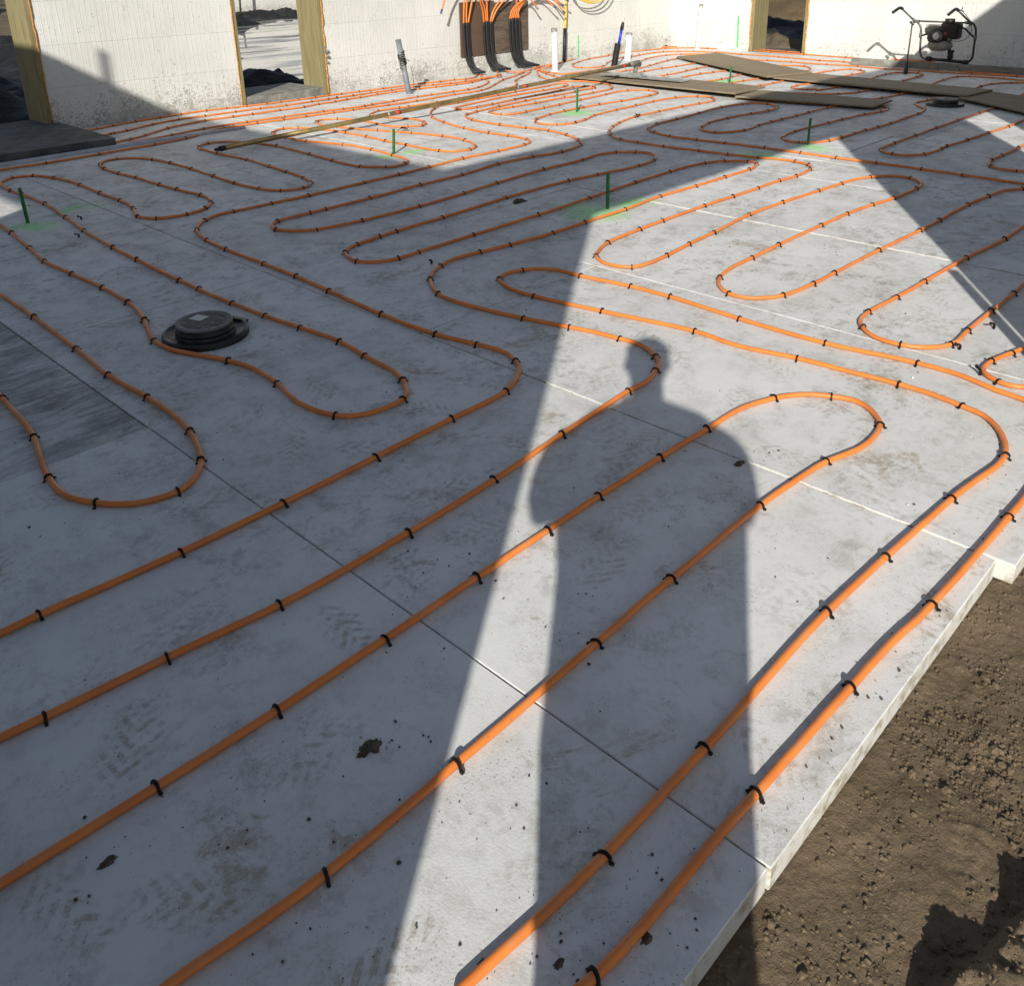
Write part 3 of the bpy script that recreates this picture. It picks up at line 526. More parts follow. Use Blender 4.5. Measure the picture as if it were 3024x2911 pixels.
def ground_z(x, y):
    if y > 9.9 or x > 14.3 or x < -2.9 or y < -2.15:
        return -.16 + .05*fbm(x, y, .35, 3)
    return -.20
ground = heightgrid('ground', -60, 75, -60, 75, 180, 180, ground_z, M['ground']); ground['kind'] = 'structure'
far_ = bmesh.new()
for k in range(4):
    a = [(-900, 75, 900, 900), (-900, -900, 900, -60), (-900, -60, -60, 75), (75, -60, 900, 75)][k]
    v = [far_.verts.new(c) for c in ((a[0], a[1], -.17), (a[2], a[1], -.17), (a[2], a[3], -.17), (a[0], a[3], -.17))]
    far_.faces.new(v)
far_o = link('terrain', far_, M['ground']); far_o['kind'] = 'structure'

# loose clods on the soil (uncountable): one object
_g = (1+5**.5)/2
ICOV = [Vector(v).normalized() for v in ((-1, _g, 0), (1, _g, 0), (-1, -_g, 0), (1, -_g, 0), (0, -1, _g), (0, 1, _g), (0, -1, -_g), (0, 1, -_g), (_g, 0, -1), (_g, 0, 1), (-_g, 0, -1), (-_g, 0, 1))]
ICOF = [(0, 11, 5), (0, 5, 1), (0, 1, 7), (0, 7, 10), (0, 10, 11), (1, 5, 9), (5, 11, 4), (11, 10, 2), (10, 7, 6), (7, 1, 8), (3, 9, 4), (3, 4, 2), (3, 2, 6), (3, 6, 8), (3, 8, 9), (4, 9, 5), (2, 4, 11), (6, 2, 10), (8, 6, 7), (9, 8, 1)]
class Clods:
    """collects small lumps; free() only drops them"""
    def __init__(s): s.v, s.f = [], []
    def free(s): pass
def clod(bm, c, r):
    sx, sy, sz = random.uniform(.7, 1.3), random.uniform(.7, 1.3), random.uniform(.5, .9)
    if isinstance(bm, Clods):
        n = len(bm.v)
        for q in ICOV:
            k = r*random.uniform(.72, 1.15); bm.v.append((c[0]+q.x*sx*k, c[1]+q.y*sy*k, c[2]+q.z*sz*k))
        bm.f += [(a+n, d+n, e+n) for a, d, e in ICOF]
    else:
        vs_ = []
        for q in ICOV:
            k = r*random.uniform(.72, 1.15); vs_.append(bm.verts.new((c[0]+q.x*sx*k, c[1]+q.y*sy*k, c[2]+q.z*sz*k)))
        for a, d, e in ICOF: bm.faces.new((vs_[a], vs_[d], vs_[e]))
def link_clods(name, cm, mat):
    me = bpy.data.meshes.new(name); me.from_pydata(cm.v, [], cm.f); me.materials.append(mat)
    o = bpy.data.objects.new(name, me); COL.objects.link(o); return o
bm = Clods()
n_ = 0
while n_ < 34000:
    x = random.uniform(.4, 3.3); y = random.uniform(-.7, .49)
    w_ = max(.2, soil_rough(x, y))*max(.05, min(1, .42+2.4*fbm(x, y, 4.6, 3, 14.)))
    if random.random() > w_: continue
    r = .0012+.0050*random.random()**2.2
    if random.random() < .03*w_: r = random.uniform(.006, .015)
    clod(bm, (x, y, soil_z(x, y)+r*.3), r); n_ += 1
cl = link_clods('soil_clods', bm, M['dirt']); cl['kind'] = 'stuff'
tag(cl, 'loose brown soil crumbs scattered over the bare earth beside the foam edge', 'soil')

# ------------------------------------------------------------------ walls of foam blocks
COURSE = [0.0, .108, .413, .818, 1.223, 1.628, 2.033, 2.438, 2.75]
def foam_wall(name, label, axis, plane, thick, u0, u1, openings, mat, zs=COURSE, ztop=None, base=-.12, pitch=1.22, simple=False, sgn=1):
    """axis 'x': runs along x at y=plane..plane+thick*sgn ; openings: (a, b, sill, head)"""
    t = thing(name, label, 'wall', ((u0 if axis == 'x' else plane), (plane if axis == 'x' else u0), 0))
    inv = Vector(t.location)
    def put(nm, a, b, z0, z1, d0, d1, bev, m):
        bm = bmesh.new()
        lo, hi = min(plane+d0*sgn, plane+d1*sgn), max(plane+d0*sgn, plane+d1*sgn)
        if axis == 'x': box(bm, a, b, lo, hi, z0, z1, bev)
        else: box(bm, lo, hi, a, b, z0, z1, bev)
        for v in bm.verts: v.co -= inv
        o = link(nm, bm, m, t)
        return o
    def spans(z0, z1):
        cuts = [(u0, u1)]
        for a, b, s, h in openings:
            if z1 <= s+.02 or z0 >= h-.02: continue
            nw = []
            for c, d in cuts:
                if a > c: nw.append((c, min(a, d)))
                if b < d: nw.append((max(b, c), d))
            cuts = [q for q in nw if q[1]-q[0] > .02]
        return cuts
    zl = list(zs)
    for _, _, s, h in openings:
        for q in (s, h):
            if zl[0] < q < zl[-1] and min(abs(q-z) for z in zl) > .03: zl.append(q)
    zl = sorted(zl)
    for i, (z0, z1) in enumerate(zip(zl, zl[1:])):
        for a, b in spans(z0, z1):
            put('core', a+.02, b-.02, z0 if i else base, z1, .05, thick-.05, 0, M['concrete'])
            off = (.61 if i % 2 else 0.0) + (.3 if i == 0 else 0)
            e = [a]; q = math.floor((a-u0)/pitch)*pitch+u0+off-pitch
            while q < b:
                if q > a+.08 and q < b-.08: e.append(q)
                q += pitch
            e.append(b)
            if simple: e = [a, b]
            for c, d in zip(e, e[1:]):
                j = random.uniform(-.0009, .0009)
                put('block', c+.0007, d-.0007, (z0 if i else base)+.0006, z1-.0006, j, thick, .0008, mat)
    return t
wallA = foam_wall('foam_wall', 'white foam block long wall with black pipe sleeves in front of it', 'x', 9.49, .42, 5.375, 13.85, [(5.375, 6.555, -1, 2.15)], M['wallA'])
wallA2 = foam_wall('foam_wall', 'white foam block wall section between the two left doorways', 'x', 9.49, .42, 3.29, 5.375, [], M['wallA'])
wallB = foam_wall('foam_wall', 'white foam block end wall with a narrow doorway, behind the screed machine', 'y', 13.85, .42, -4.0, 9.91, [(6.95, 7.93, -1, 2.15)], M['wallB'])
HZ = [0., .41, .82, 1.23, 1.64, 2.05, 2.46, 2.88, 3.29, 3.65, 4.0, 4.29]
wallC = foam_wall('foam_wall', 'tall foam block wall with a wide opening, behind the photographer', 'x', -.13, .28, -3.0, 14.25, [(-.835, 2.914, -1, 3.08), (4.88, 5.85, -1, 2.60)], M['wallA'], zs=HZ, simple=True)
wallD = foam_wall('foam_wall', 'tall foam block wall with a window, out on the left side', 'y', -2.59, .28, .15, 9.91, [(3.16, 4.6, 1.0, 2.89)], M['wallB'], zs=HZ, simple=True, sgn=-1)
bm = bmesh.new(); box(bm, -.022, .022, -.022, .022, 0, .37, .003)
tag(link('wall_post', bm, M['treated'], loc=(-2.69, 4.87, 4.28)), 'short timber post standing on the tall left wall top', 'post')

# scored guide lines/paint marks on walls
def wall_mark(parent, axis, u, plane, z0, z1, w, lean=0.):
    bm = bmesh.new()
    n = 14
    L, Rr = [], []
    for i in range(n+1):
        z = z0+(z1-z0)*i/n; uu = u+lean*(i/n)+random.uniform(-.003, .003); ww = w*random.uniform(.75, 1.15)*.5
        for lst, s in ((L, -1), (Rr, 1)):
            q = (uu+s*ww, plane, z) if axis == 'x' else (plane, uu+s*ww, z)
            lst.append(bm.verts.new(Vector(q)-Vector(parent.location)))
    for i in range(n):
        bm.faces.new((L[i], Rr[i], Rr[i+1], L[i+1]))
    return link('paint_mark', bm, M['green_paint'], parent)
wall_mark(wallA, 'x', 11.32, 9.485, .03, .37, .03, -.005)
wall_mark(wallB, 'y', 8.155, 13.845, .05, .56, .035, .015)

# ------------------------------------------------------------------ timber door bucks
def buck(label, pieces, loc):
    t = thing('door_frame', label, 'door frame', loc)
    for nm, b, m in pieces:
        bm = bmesh.new(); box(bm, *[b[i]-loc[i//2] for i in range(6)], .003)
        link(nm, bm, m, t)
    return t
def foam_bead(parent, p0, p1, r):
    n = 40; pts, rs = [], []
    for i in range(n+1):
        q = Vector(p0).lerp(Vector(p1), i/n)+Vector((random.uniform(-1, 1), random.uniform(-1, 1), 0))*r*.5
        pts.append(q-parent.location); rs.append(r*random.uniform(.5, 1.3))
    bm = bmesh.new(); tube(bm, pts, rs, 7); return link('foam_bead', bm, M['shrimp'], parent)
t = buck('greenish treated timber post framing the doorway at the far left', [('jamb', (3.232, 3.288, 9.483, 9.95, .085, 2.15), M['treated'])], (3.26, 9.7, .085))
foam_bead(t, (3.290, 9.481, .09), (3.290, 9.481, 2.1), .007)
t = buck('greenish timber frame of the doorway looking out on the puddle', [('jamb', (5.377, 5.425, 9.483, 9.91, 0.0, 2.10), M['treated']), ('jamb', (6.497, 6.553, 9.483, 9.915, 0.0, 2.10), M['treated']), ('header', (5.377, 6.553, 9.483, 9.91, 2.102, 2.15), M['treated'])], (5.96, 9.7, 0))
foam_bead(t, (5.374, 9.481, .0), (5.374, 9.481, 2.1), .006); foam_bead(t, (6.557, 9.480, .0), (6.557, 9.480, 2.1), .009)
bm = bmesh.new()
for i in range(14): clod(bm, (random.gauss(0, .016), random.gauss(0, .008), random.gauss(0, .04)), random.uniform(.01, .024))
o = link('foam_blob', bm, M['tape'], t, True); o.location = Vector((6.565, 9.475, .50))-t.location
t = buck('timber frame of the doorway in the end wall', [('jamb', (13.843, 14.29, 6.952, 7.0, 0.0, 2.10), M['treated']), ('jamb', (13.843, 14.29, 7.88, 7.928, 0.0, 2.10), M['treated']), ('header', (13.843, 14.29, 6.952, 7.928, 2.102, 2.15), M['treated'])], (14.06, 7.44, 0))
foam_bead(t, (13.842, 7.932, 0), (13.842, 7.932, 2.1), .012); foam_bead(t, (13.842, 6.948, 0), (13.842, 6.948, 2.1), .012)
tagged = t

# concrete sills / slab
def rough_slab(name, label, cat, x0, x1, y0, y1, z0, z1, mat, rough=.012):
    bm = bmesh.new(); box(bm, x0, x1, y0, y1, z0, z1)
    bmesh.ops.subdivide_edges(bm, edges=bm.edges[:], cuts=24, use_grid_fill=True)
    for v in bm.verts:
        q = Vector(v.co)
        edge = v.co.z < z1-.001 or min(abs(q.x-x0), abs(q.x-x1), abs(q.y-y0), abs(q.y-y1)) < 1e-4
        if edge and q.z < z1-.001:
            d = noise.noise(q*6.)*rough + noise.noise(q*21.)*rough*.5
            if abs(q.y-y0) < 1e-4: v.co.y += d
            if abs(q.x-x1) < 1e-4: v.co.x += d
        v.co.z += noise.noise(q*3.)*.003
    c = Vector(((x0+x1)/2, (y0+y1)/2, z0))
    for v in bm.verts: v.co -= c
    return tag(link(name, bm, mat, loc=c), label, cat)
rough_slab('concrete_slab', 'dark damp concrete slab lying in the far left doorway', 'slab', -1.6, 3.345, 8.19, 9.90, .004, .086, M['darkconcrete'])
rough_slab('door_sill', 'grey concrete step in the doorway by the puddle', 'step', 5.428, 6.494, 9.50, 10.25, -.14, .088, M['concrete'])
rough_slab('door_sill', 'low concrete threshold in the end wall doorway', 'step', 13.88, 14.5, 7.003, 7.877, -.14, .004, M['darkconcrete'])

# ------------------------------------------------------------------ outside the doorways
wm = bmesh.new()
vv = []
for i in range(48):
    a = 2*math.pi*i/48; rr = 1+.12*noise.noise(Vector((math.cos(a)*2, math.sin(a)*2, 3)))
    vv.append(wm.verts.new((12.0+8.0*rr*math.cos(a), 18.0+7.6*rr*math.sin(a), -.055)))
wm.faces.new(vv); o = link('puddle', wm, M['water']); o['kind'] = 'structure'
def drape(name, label, cx, cy, lx, ly, h, nx, ny, rot=0., seed=0., edge=.25, mat=None, cat='plastic sheet', zb=-.10, sc=1.0):
    bm = bmesh.new(); ca_, sa_ = math.cos(rot), math.sin(rot)
    V = []
    for j in range(ny+1):
        row = []
        for i in range(nx+1):
            u, v = i/nx*2-1, j/ny*2-1
            x, y = u*lx/2, v*ly/2
            e = max(0, 1-abs(u)**3)*max(0, 1-abs(v)**3)
            z = h*e*(.55+.6*fbm(x*sc, y*sc, .9, 3, seed)) + .09*abs(fbm(x*sc, y*sc*2.2, 1.8, 3, seed+4))*min(1, e*4)
            x += .12*fbm(x, y, 1.3, 2, seed+9); y += .12*fbm(x, y, 1.3, 2, seed+13)
            row.append(bm.verts.new((x*ca_-y*sa_, x*sa_+y*ca_, max(-.08, z))))
        V.append(row)
    for j in range(ny):
        for i in range(nx):
            f = bm.faces.new((V[j][i], V[j][i+1], V[j+1][i+1], V[j+1][i])); f.smooth = True
    return tag(link(name, bm, mat or M['tarp'], loc=(cx, cy, zb)), label, cat)
drape('plastic_sheet', 'crumpled black plastic sheet heaped in the far left doorway', 4.6, 20.5, 5.5, 14.0, .42, 50, 120, .30, 3.)
drape('plastic_sheet', 'folded black plastic just outside the left doorway', 3.4, 12.3, 3.6, 3.4, .38, 40, 44, .1, 8.)
drape('plastic_sheet', 'rolled black plastic lying behind the concrete step', 6.35, 11.75, 2.3, 1.4, .42, 44, 28, -.12, 12.)
drape('plastic_sheet', 'crumpled black plastic along the far edge of the puddle', 16.6, 26.0, 13.0, 2.4, .22, 110, 30, -.05, 21., sc=1.6)
drape('plastic_sheet', 'black plastic bundle at the left side of the puddle', 12.5, 23.4, 2.6, 2.0, .42, 40, 30, .2, 27., sc=1.6)
foam_wall('foam_wall', 'distant white foam block wall beyond the puddle', 'x', 28.6, .4, 13.0, 32., [(19.4, 19.9, .55, 1.6)], M['wallA'], zs=[0., .6, 1.2, 1.8, 2.4, 3.0])
# posts stuck in the far bank
bm = bmesh.new(); tube(bm, [(0, 0, 0), (.05, 0, 1.1)], .035, 8); tag(link('timber_stake', bm, M['bark'], loc=(16.2, 28.0, -.1)), 'thin timber stake in front of the distant white wall', 'stake')
# bank and pile seen through the end wall doorway
def bank_z(x, y):
    d = x-20.0
    return -.3+max(0, min(1, d/7.))*3.2+.18*fbm(x, y, .6, 4, 6.)
bk = heightgrid('bank', 15.6, 40, 2, 30, 90, 90, lambda x, y: bank_z(x, y), M['grass']); bk['kind'] = 'structure'
def bank2_z(x, y):
    d = y-30.5
    return -.3+max(0, min(1, d/9.))*3.4+.2*fbm(x, y, .6, 4, 6.)
bk = heightgrid('bank', -12, 8.8, 24, 52, 80, 80, lambda x, y: bank2_z(x, y), M['grass']); bk['kind'] = 'structure'
drape('plastic_sheet', 'black plastic sheet in the shade outside the end wall doorway', 17.7, 9.4, 5.2, 4.6, .30, 50, 46, .2, 33.)
drape('soil_pile', 'small brown soil pile just outside the end wall doorway', 15.45, 8.45, 1.7, 1.5, .34, 40, 36, .3, 41., mat=M['ground'], cat='soil pile')
# far bare woodland on the bank behind the left doorway, one mass
bm = bmesh.new()
def limb(rnd, p, d, l, r, dep):
    pts, rs = [p], [r]
    for i in range(4):
        d = (d+Vector((rnd.uniform(-.25, .25), rnd.uniform(-.25, .25), rnd.uniform(0, .15)))).normalized()
        p = p+d*l/4; pts.append(p); rs.append(r*(1-.17*(i+1)))
    tube(bm, pts, rs, 5 if dep < 2 else 3)
    if dep < 3:
        for i in range(4 if dep else 7):
            q = pts[rnd.randrange(1, 5)]
            limb(rnd, q, Vector((rnd.uniform(-1, 1), rnd.uniform(-1, 1), rnd.uniform(.1, .9))).normalized(), l*.55, r*.42, dep+1)
for i, (x, y) in enumerate([(8.5, 44), (12, 47), (15, 52), (6, 50), (18.5, 50), (11, 55)]):
    limb(random.Random(100+i), Vector((x, y, -.2)), Vector((0, 0, 1)), 6.0, .16, 0)
o = link('bare_wood', bm, M['bark']); o['kind'] = 'stuff'; tag(o, 'dark bare woodland far behind the left doorway', 'wood')

# ------------------------------------------------------------------ clip mesh (shared)
def clip_mesh():
    bm = bmesh.new(); pr = .0098; w = .0034
    prof = []
    prof.append((-.0200, .0030)); prof.append((-.0168, .0055)); prof.append((-.0142, .0052))
    for i in range(9):
        a = math.pi*(1-i/8); prof.append((math.cos(a)*(pr+.0030), .0097+math.sin(a)*(pr+.0030)))
    prof += [(.0142, .0052), (.0168, .0055), (.0200, .0030)]
    inner = []
    inner += [(-.0197, .0003), (-.0164, .0012), (-.0132, -.002)]
    for i in range(9):
        a = math.pi*(1-i/8); inner.append((math.cos(a)*(pr-.0006), .0097+math.sin(a)*(pr-.0006)))
    inner += [(.0132, -.002), (.0164, .0012), (.0197, .0003)]
    A = [[bm.verts.new((s*w, y, z)) for y, z in prof] for s in (-1, 1)]
    B = [[bm.verts.new((s*w, y, z)) for y, z in inner] for s in (-1, 1)]
    n = len(prof)
    for i in range(n-1):
        bm.faces.new((A[0][i], A[0][i+1], A[1][i+1], A[1][i]))
        bm.faces.new((B[0][i], B[1][i], B[1][i+1], B[0][i+1]))
        bm.faces.new((A[0][i], B[0][i], B[0][i+1], A[0][i+1]))
        bm.faces.new((A[1][i], A[1][i+1], B[1][i+1], B[1][i]))
    # crown rib
    ret = []
    for i in range(9):
        a = math.pi*(.9-.8*i/8); rr = pr+.0048
        ret.append([bm.verts.new((s*.0014, math.cos(a)*rr, .0097+math.sin(a)*rr)) for s in (-1, 1)])
    for i in range(8): bm.faces.new((ret[i][0], ret[i+1][0], ret[i+1][1], ret[i][1]))
    base = []
    for i in range(9):
        a = math.pi*(.9-.8*i/8); rr = pr+.002
        base.append([bm.verts.new((s*.0014, math.cos(a)*rr, .0097+math.sin(a)*rr)) for s in (-1, 1)])
    for i in range(8):
        bm.faces.new((ret[i][0], base[i][0], base[i+1][0], ret[i+1][0])); bm.faces.new((ret[i][1], ret[i+1][1], base[i+1][1], base[i][1]))
    me = bpy.data.meshes.new('clip'); bmesh.ops.recalc_face_normals(bm, faces=bm.faces[:]); bm.to_mesh(me); bm.free(); me.materials.append(M['clip'])
    return me
CLIP = clip_mesh()

# ------------------------------------------------------------------ heating pipes
LABELS = {
 'alpha': 'outermost orange heating pipe running nearest the soil edge',
 'beta': 'orange heating pipe second from the soil edge, with a long hairpin',
 'gamma': 'orange heating pipe looping round the body of the shadow in the foreground',
 'delta': 'longest orange heating pipe, snaking under the shadow of the head',
 'eta': 'orange heating pipe of tight hairpins leading from the sleeves to the right edge',
 'theta': 'orange heating pipe running beneath the two lower planks to the right edge',
 'upsilon': 'orange heating pipe weaving under the upper planks and round the far drain',
 'kappa': 'orange heating pipe hairpin in front of the far drain',
 'lambda': 'small orange pipe hairpin at the right edge below the sunlit patch',
 'mu': 'orange pipe hairpin at the right edge crossed by the bar shadow',
 'nu': 'short orange pipe bend at the right edge beside loose clips',
 'omicron': 'orange heating pipe curving round the near drain and on under the golden pole',
 'xi': 'orange pipe hairpin at the left edge beside the smeared board',
 'rowa': 'orange pipe running closest along the foot of the long wall',
 'rowb': 'second orange pipe out from the long wall, ending under the dark slab',
 'rowc': 'third orange pipe out from the long wall, ending at the slab corner',
 'rowd': 'orange pipe between the slab corner row and the grey lying conduit',
 'rowe': 'orange pipe passing in front of the dark slab to the left edge',
 'rowf': 'orange pipe hugging the corner and the foot of the end wall',
 'rowg': 'orange pipe hairpin round the black corrugated conduit then along the end wall',
 'tau': 'orange pipe passing under the left tip of the uppermost plank',
 'mid': 'short orange pipe from the middle sleeve bundle to the right bundle',
 'midb': 'short orange pipe bend leaving the foot of the middle sleeve bundle',
 'rowh': 'small orange pipe loop behind the left white riser'}
zoff = {'mid': .02, 'midb': .018, 'rowh': .02}
for nm, pts in PIPES.items():
    zo = zoff.get(nm, 0.0)
    P3 = [(x, y, .0097+zo) for x, y, c in pts]
    path, idx = catmull(P3, .05)
    org = Vector((P3[0][0], P3[0][1], 0))
    t = thing('heating_pipe', LABELS[nm], 'pipe', org, 'orange floor heating pipes')
    bm = bmesh.new()
    wv = []
    for k_, p in enumerate(path):
        a_ = path[max(0, k_-1)]; c_ = path[min(len(path)-1, k_+1)]; d_ = (c_-a_).normalized()
        off = .0035*noise.noise(p*2.6+Vector((0, 0, 7.1)))+.0012*noise.noise(p*9.)
        wv.append(p+Vector((-d_.y, d_.x, 0))*off-org+Vector((0, 0, .0022*max(0, noise.noise(p*3.1+Vector((3, 1, 0)))))))
    tube(bm, wv, .0096, 10)
    link('tube', bm, M['orange'], t)
    for (x, y, c), ii in zip(pts, idx):
        if not c: continue
        a = path[max(0, ii-1)]; b = path[min(len(path)-1, ii+1)]; d = b-a
        o = bpy.data.objects.new('clip', CLIP); COL.objects.link(o); o.parent = t
        o.location = Vector((x, y, zo))-org
        o.rotation_euler = (random.gauss(0, .09), random.gauss(0, .06), math.atan2(d.y, d.x)+random.gauss(0, .15)); o.scale = (1, random.uniform(.95, 1.12), random.uniform(.96, 1.12))

# loose clips dropped on the foam
LC = [((2.095, 5.936), 'loose black clip lying beyond the left green stake'), ((1.918, 5.535), 'loose black clip lying between two pipes at the left'), ((2.983, 3.522), 'loose black clip standing by the middle hairpin in shade'),
      ((3.987, 1.031), 'loose black clip on sunlit foam near the bar shadow'), ((3.668, 1.067), 'loose black clip touching the outside of the right hairpin'), ((3.502, 0.929), 'loose black clip lying flat by the right edge pipe bend')]
for (xy, lb) in LC:
    o = bpy.data.objects.new('loose_clip', CLIP); COL.objects.link(o); tag(o, lb, 'clip', 'loose clips on the foam')
    o.location = (xy[0], xy[1], .006); o.rotation_euler = (R(random.choice((82, 95, -86))), random.uniform(-.2, .2), random.uniform(0, 6.28)); o.scale = (1.5, 1.35, 1.35)

# ------------------------------------------------------------------ floor drains
def drain(cx, cy, rot, label, leaf=False):
    t = thing('floor_drain', label, 'drain', (cx, cy, 0), 'black floor drains'); t.rotation_euler.z = rot
    bm = bmesh.new()
    lathe(bm, [(.121, .016), (.150, .017), (.166, .021), (.172, .026)], 48); link('flange', bm, M['black'], t)
    bm = bmesh.new()
    lathe(bm, [(.1722, .0255), (.179, .026), (.183, .020), (.184, -.01)], 48); link('flange_rim', bm, M['black'], t)
    bm = bmesh.new()
    lathe(bm, [(.128, .004), (.127, .022), (.1225, .026), (.1225, .030), (.1245, .034), (.1245, .038), (.1205, .042), (.1205, .064)], 48); link('body', bm, M['black'], t)
    bm = bmesh.new()
    lathe(bm, [(.1207, .060), (.1215, .069), (.118, .0706), (.109, .0702), (.107, .066)], 48); link('rim', bm, M['grate'], t)
    # grate: bars cut by three cross ribs
    bm = bmesh.new()
    n = 13
    for i in range(n):
        y = -.1+.2*i/(n-1); L = math.sqrt(max(0, .1085**2-y*y))
        box(bm, -L, L, y-.0037, y+.0037, .060, .0685)
    for x in (-.052, 0.0, .052):
        L = math.sqrt(.1085**2-x*x); box(bm, x-.0035, x+.0035, -L, L, .0605, .0682)
    lathe(bm, [(.110, .0684), (.097, .0684), (.097, .060)], 40)
    link('grate', bm, M['grate'], t)
    bm = bmesh.new(); v = [bm.verts.new((.113*math.cos(a), .113*math.sin(a), .045)) for a in [2*math.pi*i/40 for i in range(40)]]; bm.faces.new(v)
    link('dark_well', bm, M['black'], t)
    bm = bmesh.new(); box(bm, -.012, .044, .014, .078, .0687, .0697); link('sticker', bm, M['sleeve_label'], t)
    bm = bmesh.new()
    for s in (0,):
        v = [bm.verts.new(c) for c in ((.160, -.085, .024), (.205, -.06, .012), (.212, .025, .012), (.168, .065, .026), (.15, .05, .03), (.15, -.05, .03))]
        bm.faces.new(v)
        r = bmesh.ops.extrude_face_region(bm, geom=bm.faces[:])
        for q in r['geom']:
            if isinstance(q, bmesh.types.BMVert): q.co.z -= .012
    bmesh.ops.recalc_face_normals(bm, faces=bm.faces[:]); link('tab', bm, M['black'], t)
    return t
drain(1.69, 3.54, R(18), 'black round floor drain with slotted grate, near left in shade')
drain(10.01, 3.40, R(30), 'black round floor drain beside the planks at the right')

# ------------------------------------------------------------------ green stakes
ST = [(4.741, 5.995, .211, (.01, -.012), 'green painted stake in sunlight near the golden pole'), (4.501, 3.519, .227, (.0, .0), 'green painted stake in the middle of the floor by the shadow edge'),
      (1.858, 6.135, .227, (-.004, .008), 'green painted stake at the left edge by the light patch'), (7.203, 3.507, .224, (.006, .0), 'green painted stake in shade right of the middle'),
      (7.357, 6.181, .232, (.006, .0), 'green painted stake in sunlight just right of the golden pole shadow'), (10.214, 6.094, .208, (.012, -.004), 'green painted stake between the two rows of planks')]
for x, y, h, (lx, ly), lb in ST:
    t = thing('marker_stake', lb, 'stake', (x, y, 0), 'green marker stakes')
    bm = bmesh.new(); vs_ = box(bm, -.0095, .0095, -.007, .007, -.03, h, 0)
    for v in bm.verts:
        f = max(0, v.co.z)/h; v.co.x += lx*f; v.co.y += ly*f
        if v.co.z > .1: v.co.z += random.uniform(-.004, .004)
    link('stick', bm, M['green'], t)
    bm = bmesh.new(); z = h*random.uniform(.42, .5); tube(bm, [(lx*.45-.006, ly*.45, z), (lx*.45+.024, ly*.45-.030, z+.002)], .0016, 6); tube(bm, [(lx*.45+.022, ly*.45-.028, z+.002), (lx*.45+.0245, ly*.45-.031, z+.002)], .004, 8)
    link('nail', bm, M['frame_dark'], t)

# ------------------------------------------------------------------ risers and conduits
def riser(name, label, cat, base, top, r, mat, tape=0, thick=.005, group=None):
    t = thing(name, label, cat, base, group)
    d = Vector(top)-Vector(base)
    bm = bmesh.new(); hollow(bm, (0, 0, -.02), d, r, thick, 24); link('pipe', bm, mat, t)
    if tape:
        bm = bmesh.new(); dn = d.normalized()
        n = Vector((1, 0, 0)); n = (n-dn*n.dot(dn)).normalized(); b = dn.cross(n)
        A = [];B = []
        for j in range(24):
            a = 2*math.pi*j/24; rr = r+.0035
            A.append(bm.verts.new(d-dn*(tape*random.uniform(.55, 1.2))+n*rr*math.cos(a)+b*rr*math.sin(a)))
            B.append(bm.verts.new(d+dn*.006+n*rr*math.cos(a)+b*rr*math.sin(a)))
        for j in range(24): f = bm.faces.new((A[j], A[(j+1) % 24], B[(j+1) % 24], B[j])); f.smooth = True
        bm.faces.new(B); link('tape_cap', bm, M['tape'], t)
    bm = bmesh.new()
    for i in range(12):
        a = random.uniform(0, 6.28); clod(bm, (math.cos(a)*(r+.01), math.sin(a)*(r+.01), .004), random.uniform(.006, .016))
    if mat is M['pvc']: link('foam_crumbs', bm, M['pvc'], t)
    else: bm.free()
    return t
riser('drain_riser', 'white plastic riser topped with grey tape beside the black and yellow pipe', 'pipe', (9.904, 8.729, 0), (9.890, 8.735, .585), .040, M['pvc'], .055)
riser('drain_riser', 'short wide white plastic riser beside the black corrugated conduit', 'pipe', (11.642, 8.769, 0), (11.66, 8.76, .404), .050, M['pvc'], .035)
riser('drain_riser', 'thin white plastic riser standing in the corner of the walls', 'pipe', (13.60, 8.78, 0), (13.63, 8.76, .735), .031, M['pvc'], .045)
t = riser('grey_riser', 'leaning grey plastic riser bound with cable in front of the long wall', 'pipe', (7.173, 8.686, 0), (7.085, 8.73, .640), .034, M['greypvc'])
bm = bmesh.new(); rr = random.Random(3)
for k in range(6):
    pts = []
    for i in range(40):
        a = i*.42+k; z = .40+.02*k+.025*math.sin(a*.7+k)-.002*i
        ax = Vector((-.088*z/.64, .044*z/.64, z))
        pts.append(ax+Vector((math.cos(a), math.sin(a), 0))*(.040+.006*rr.random()))
    tube(bm, pts, .0045, 5)
pts = [Vector((.02, -.03, .33)), Vector((.045, -.03, .22)), Vector((.055, -.03, .1)), Vector((.02, -.045, .0))]
tube(bm, catmull(pts, .03)[0], .0035, 5)
for i in range(5): tube(bm, [Vector((-.06, 0, .42)), Vector((-.06+rr.uniform(-.05, .05), rr.uniform(-.07, -.02), .40+rr.uniform(-.05, .04)))], .004, 5)
link('cable_tie', bm, M['dusty_black'], t)
# black sleeve with yellow tube
t = thing('yellow_conduit', 'black sleeve with yellow tubing rising from it at the long wall', 'pipe', (10.87, 9.40, 0))
bm = bmesh.new(); tube(bm, [(0, 0, -.02), (.02, .005, .25), (.035, .01, .50)], .028, 16); link('sleeve', bm, M['blackm'], t)
pts = [Vector((.034, .01, .48)), Vector((.038, 0, .65)), Vector((.03, -.01, .85)), Vector((-.01, -.02, 1.15)), Vector((-.12, -.04, 1.45)), Vector((-.35, -.05, 1.6))]
bm = bmesh.new(); tube(bm, catmull(pts, .03)[0], .018, 12); link('tubing', bm, M['yellow'], t)
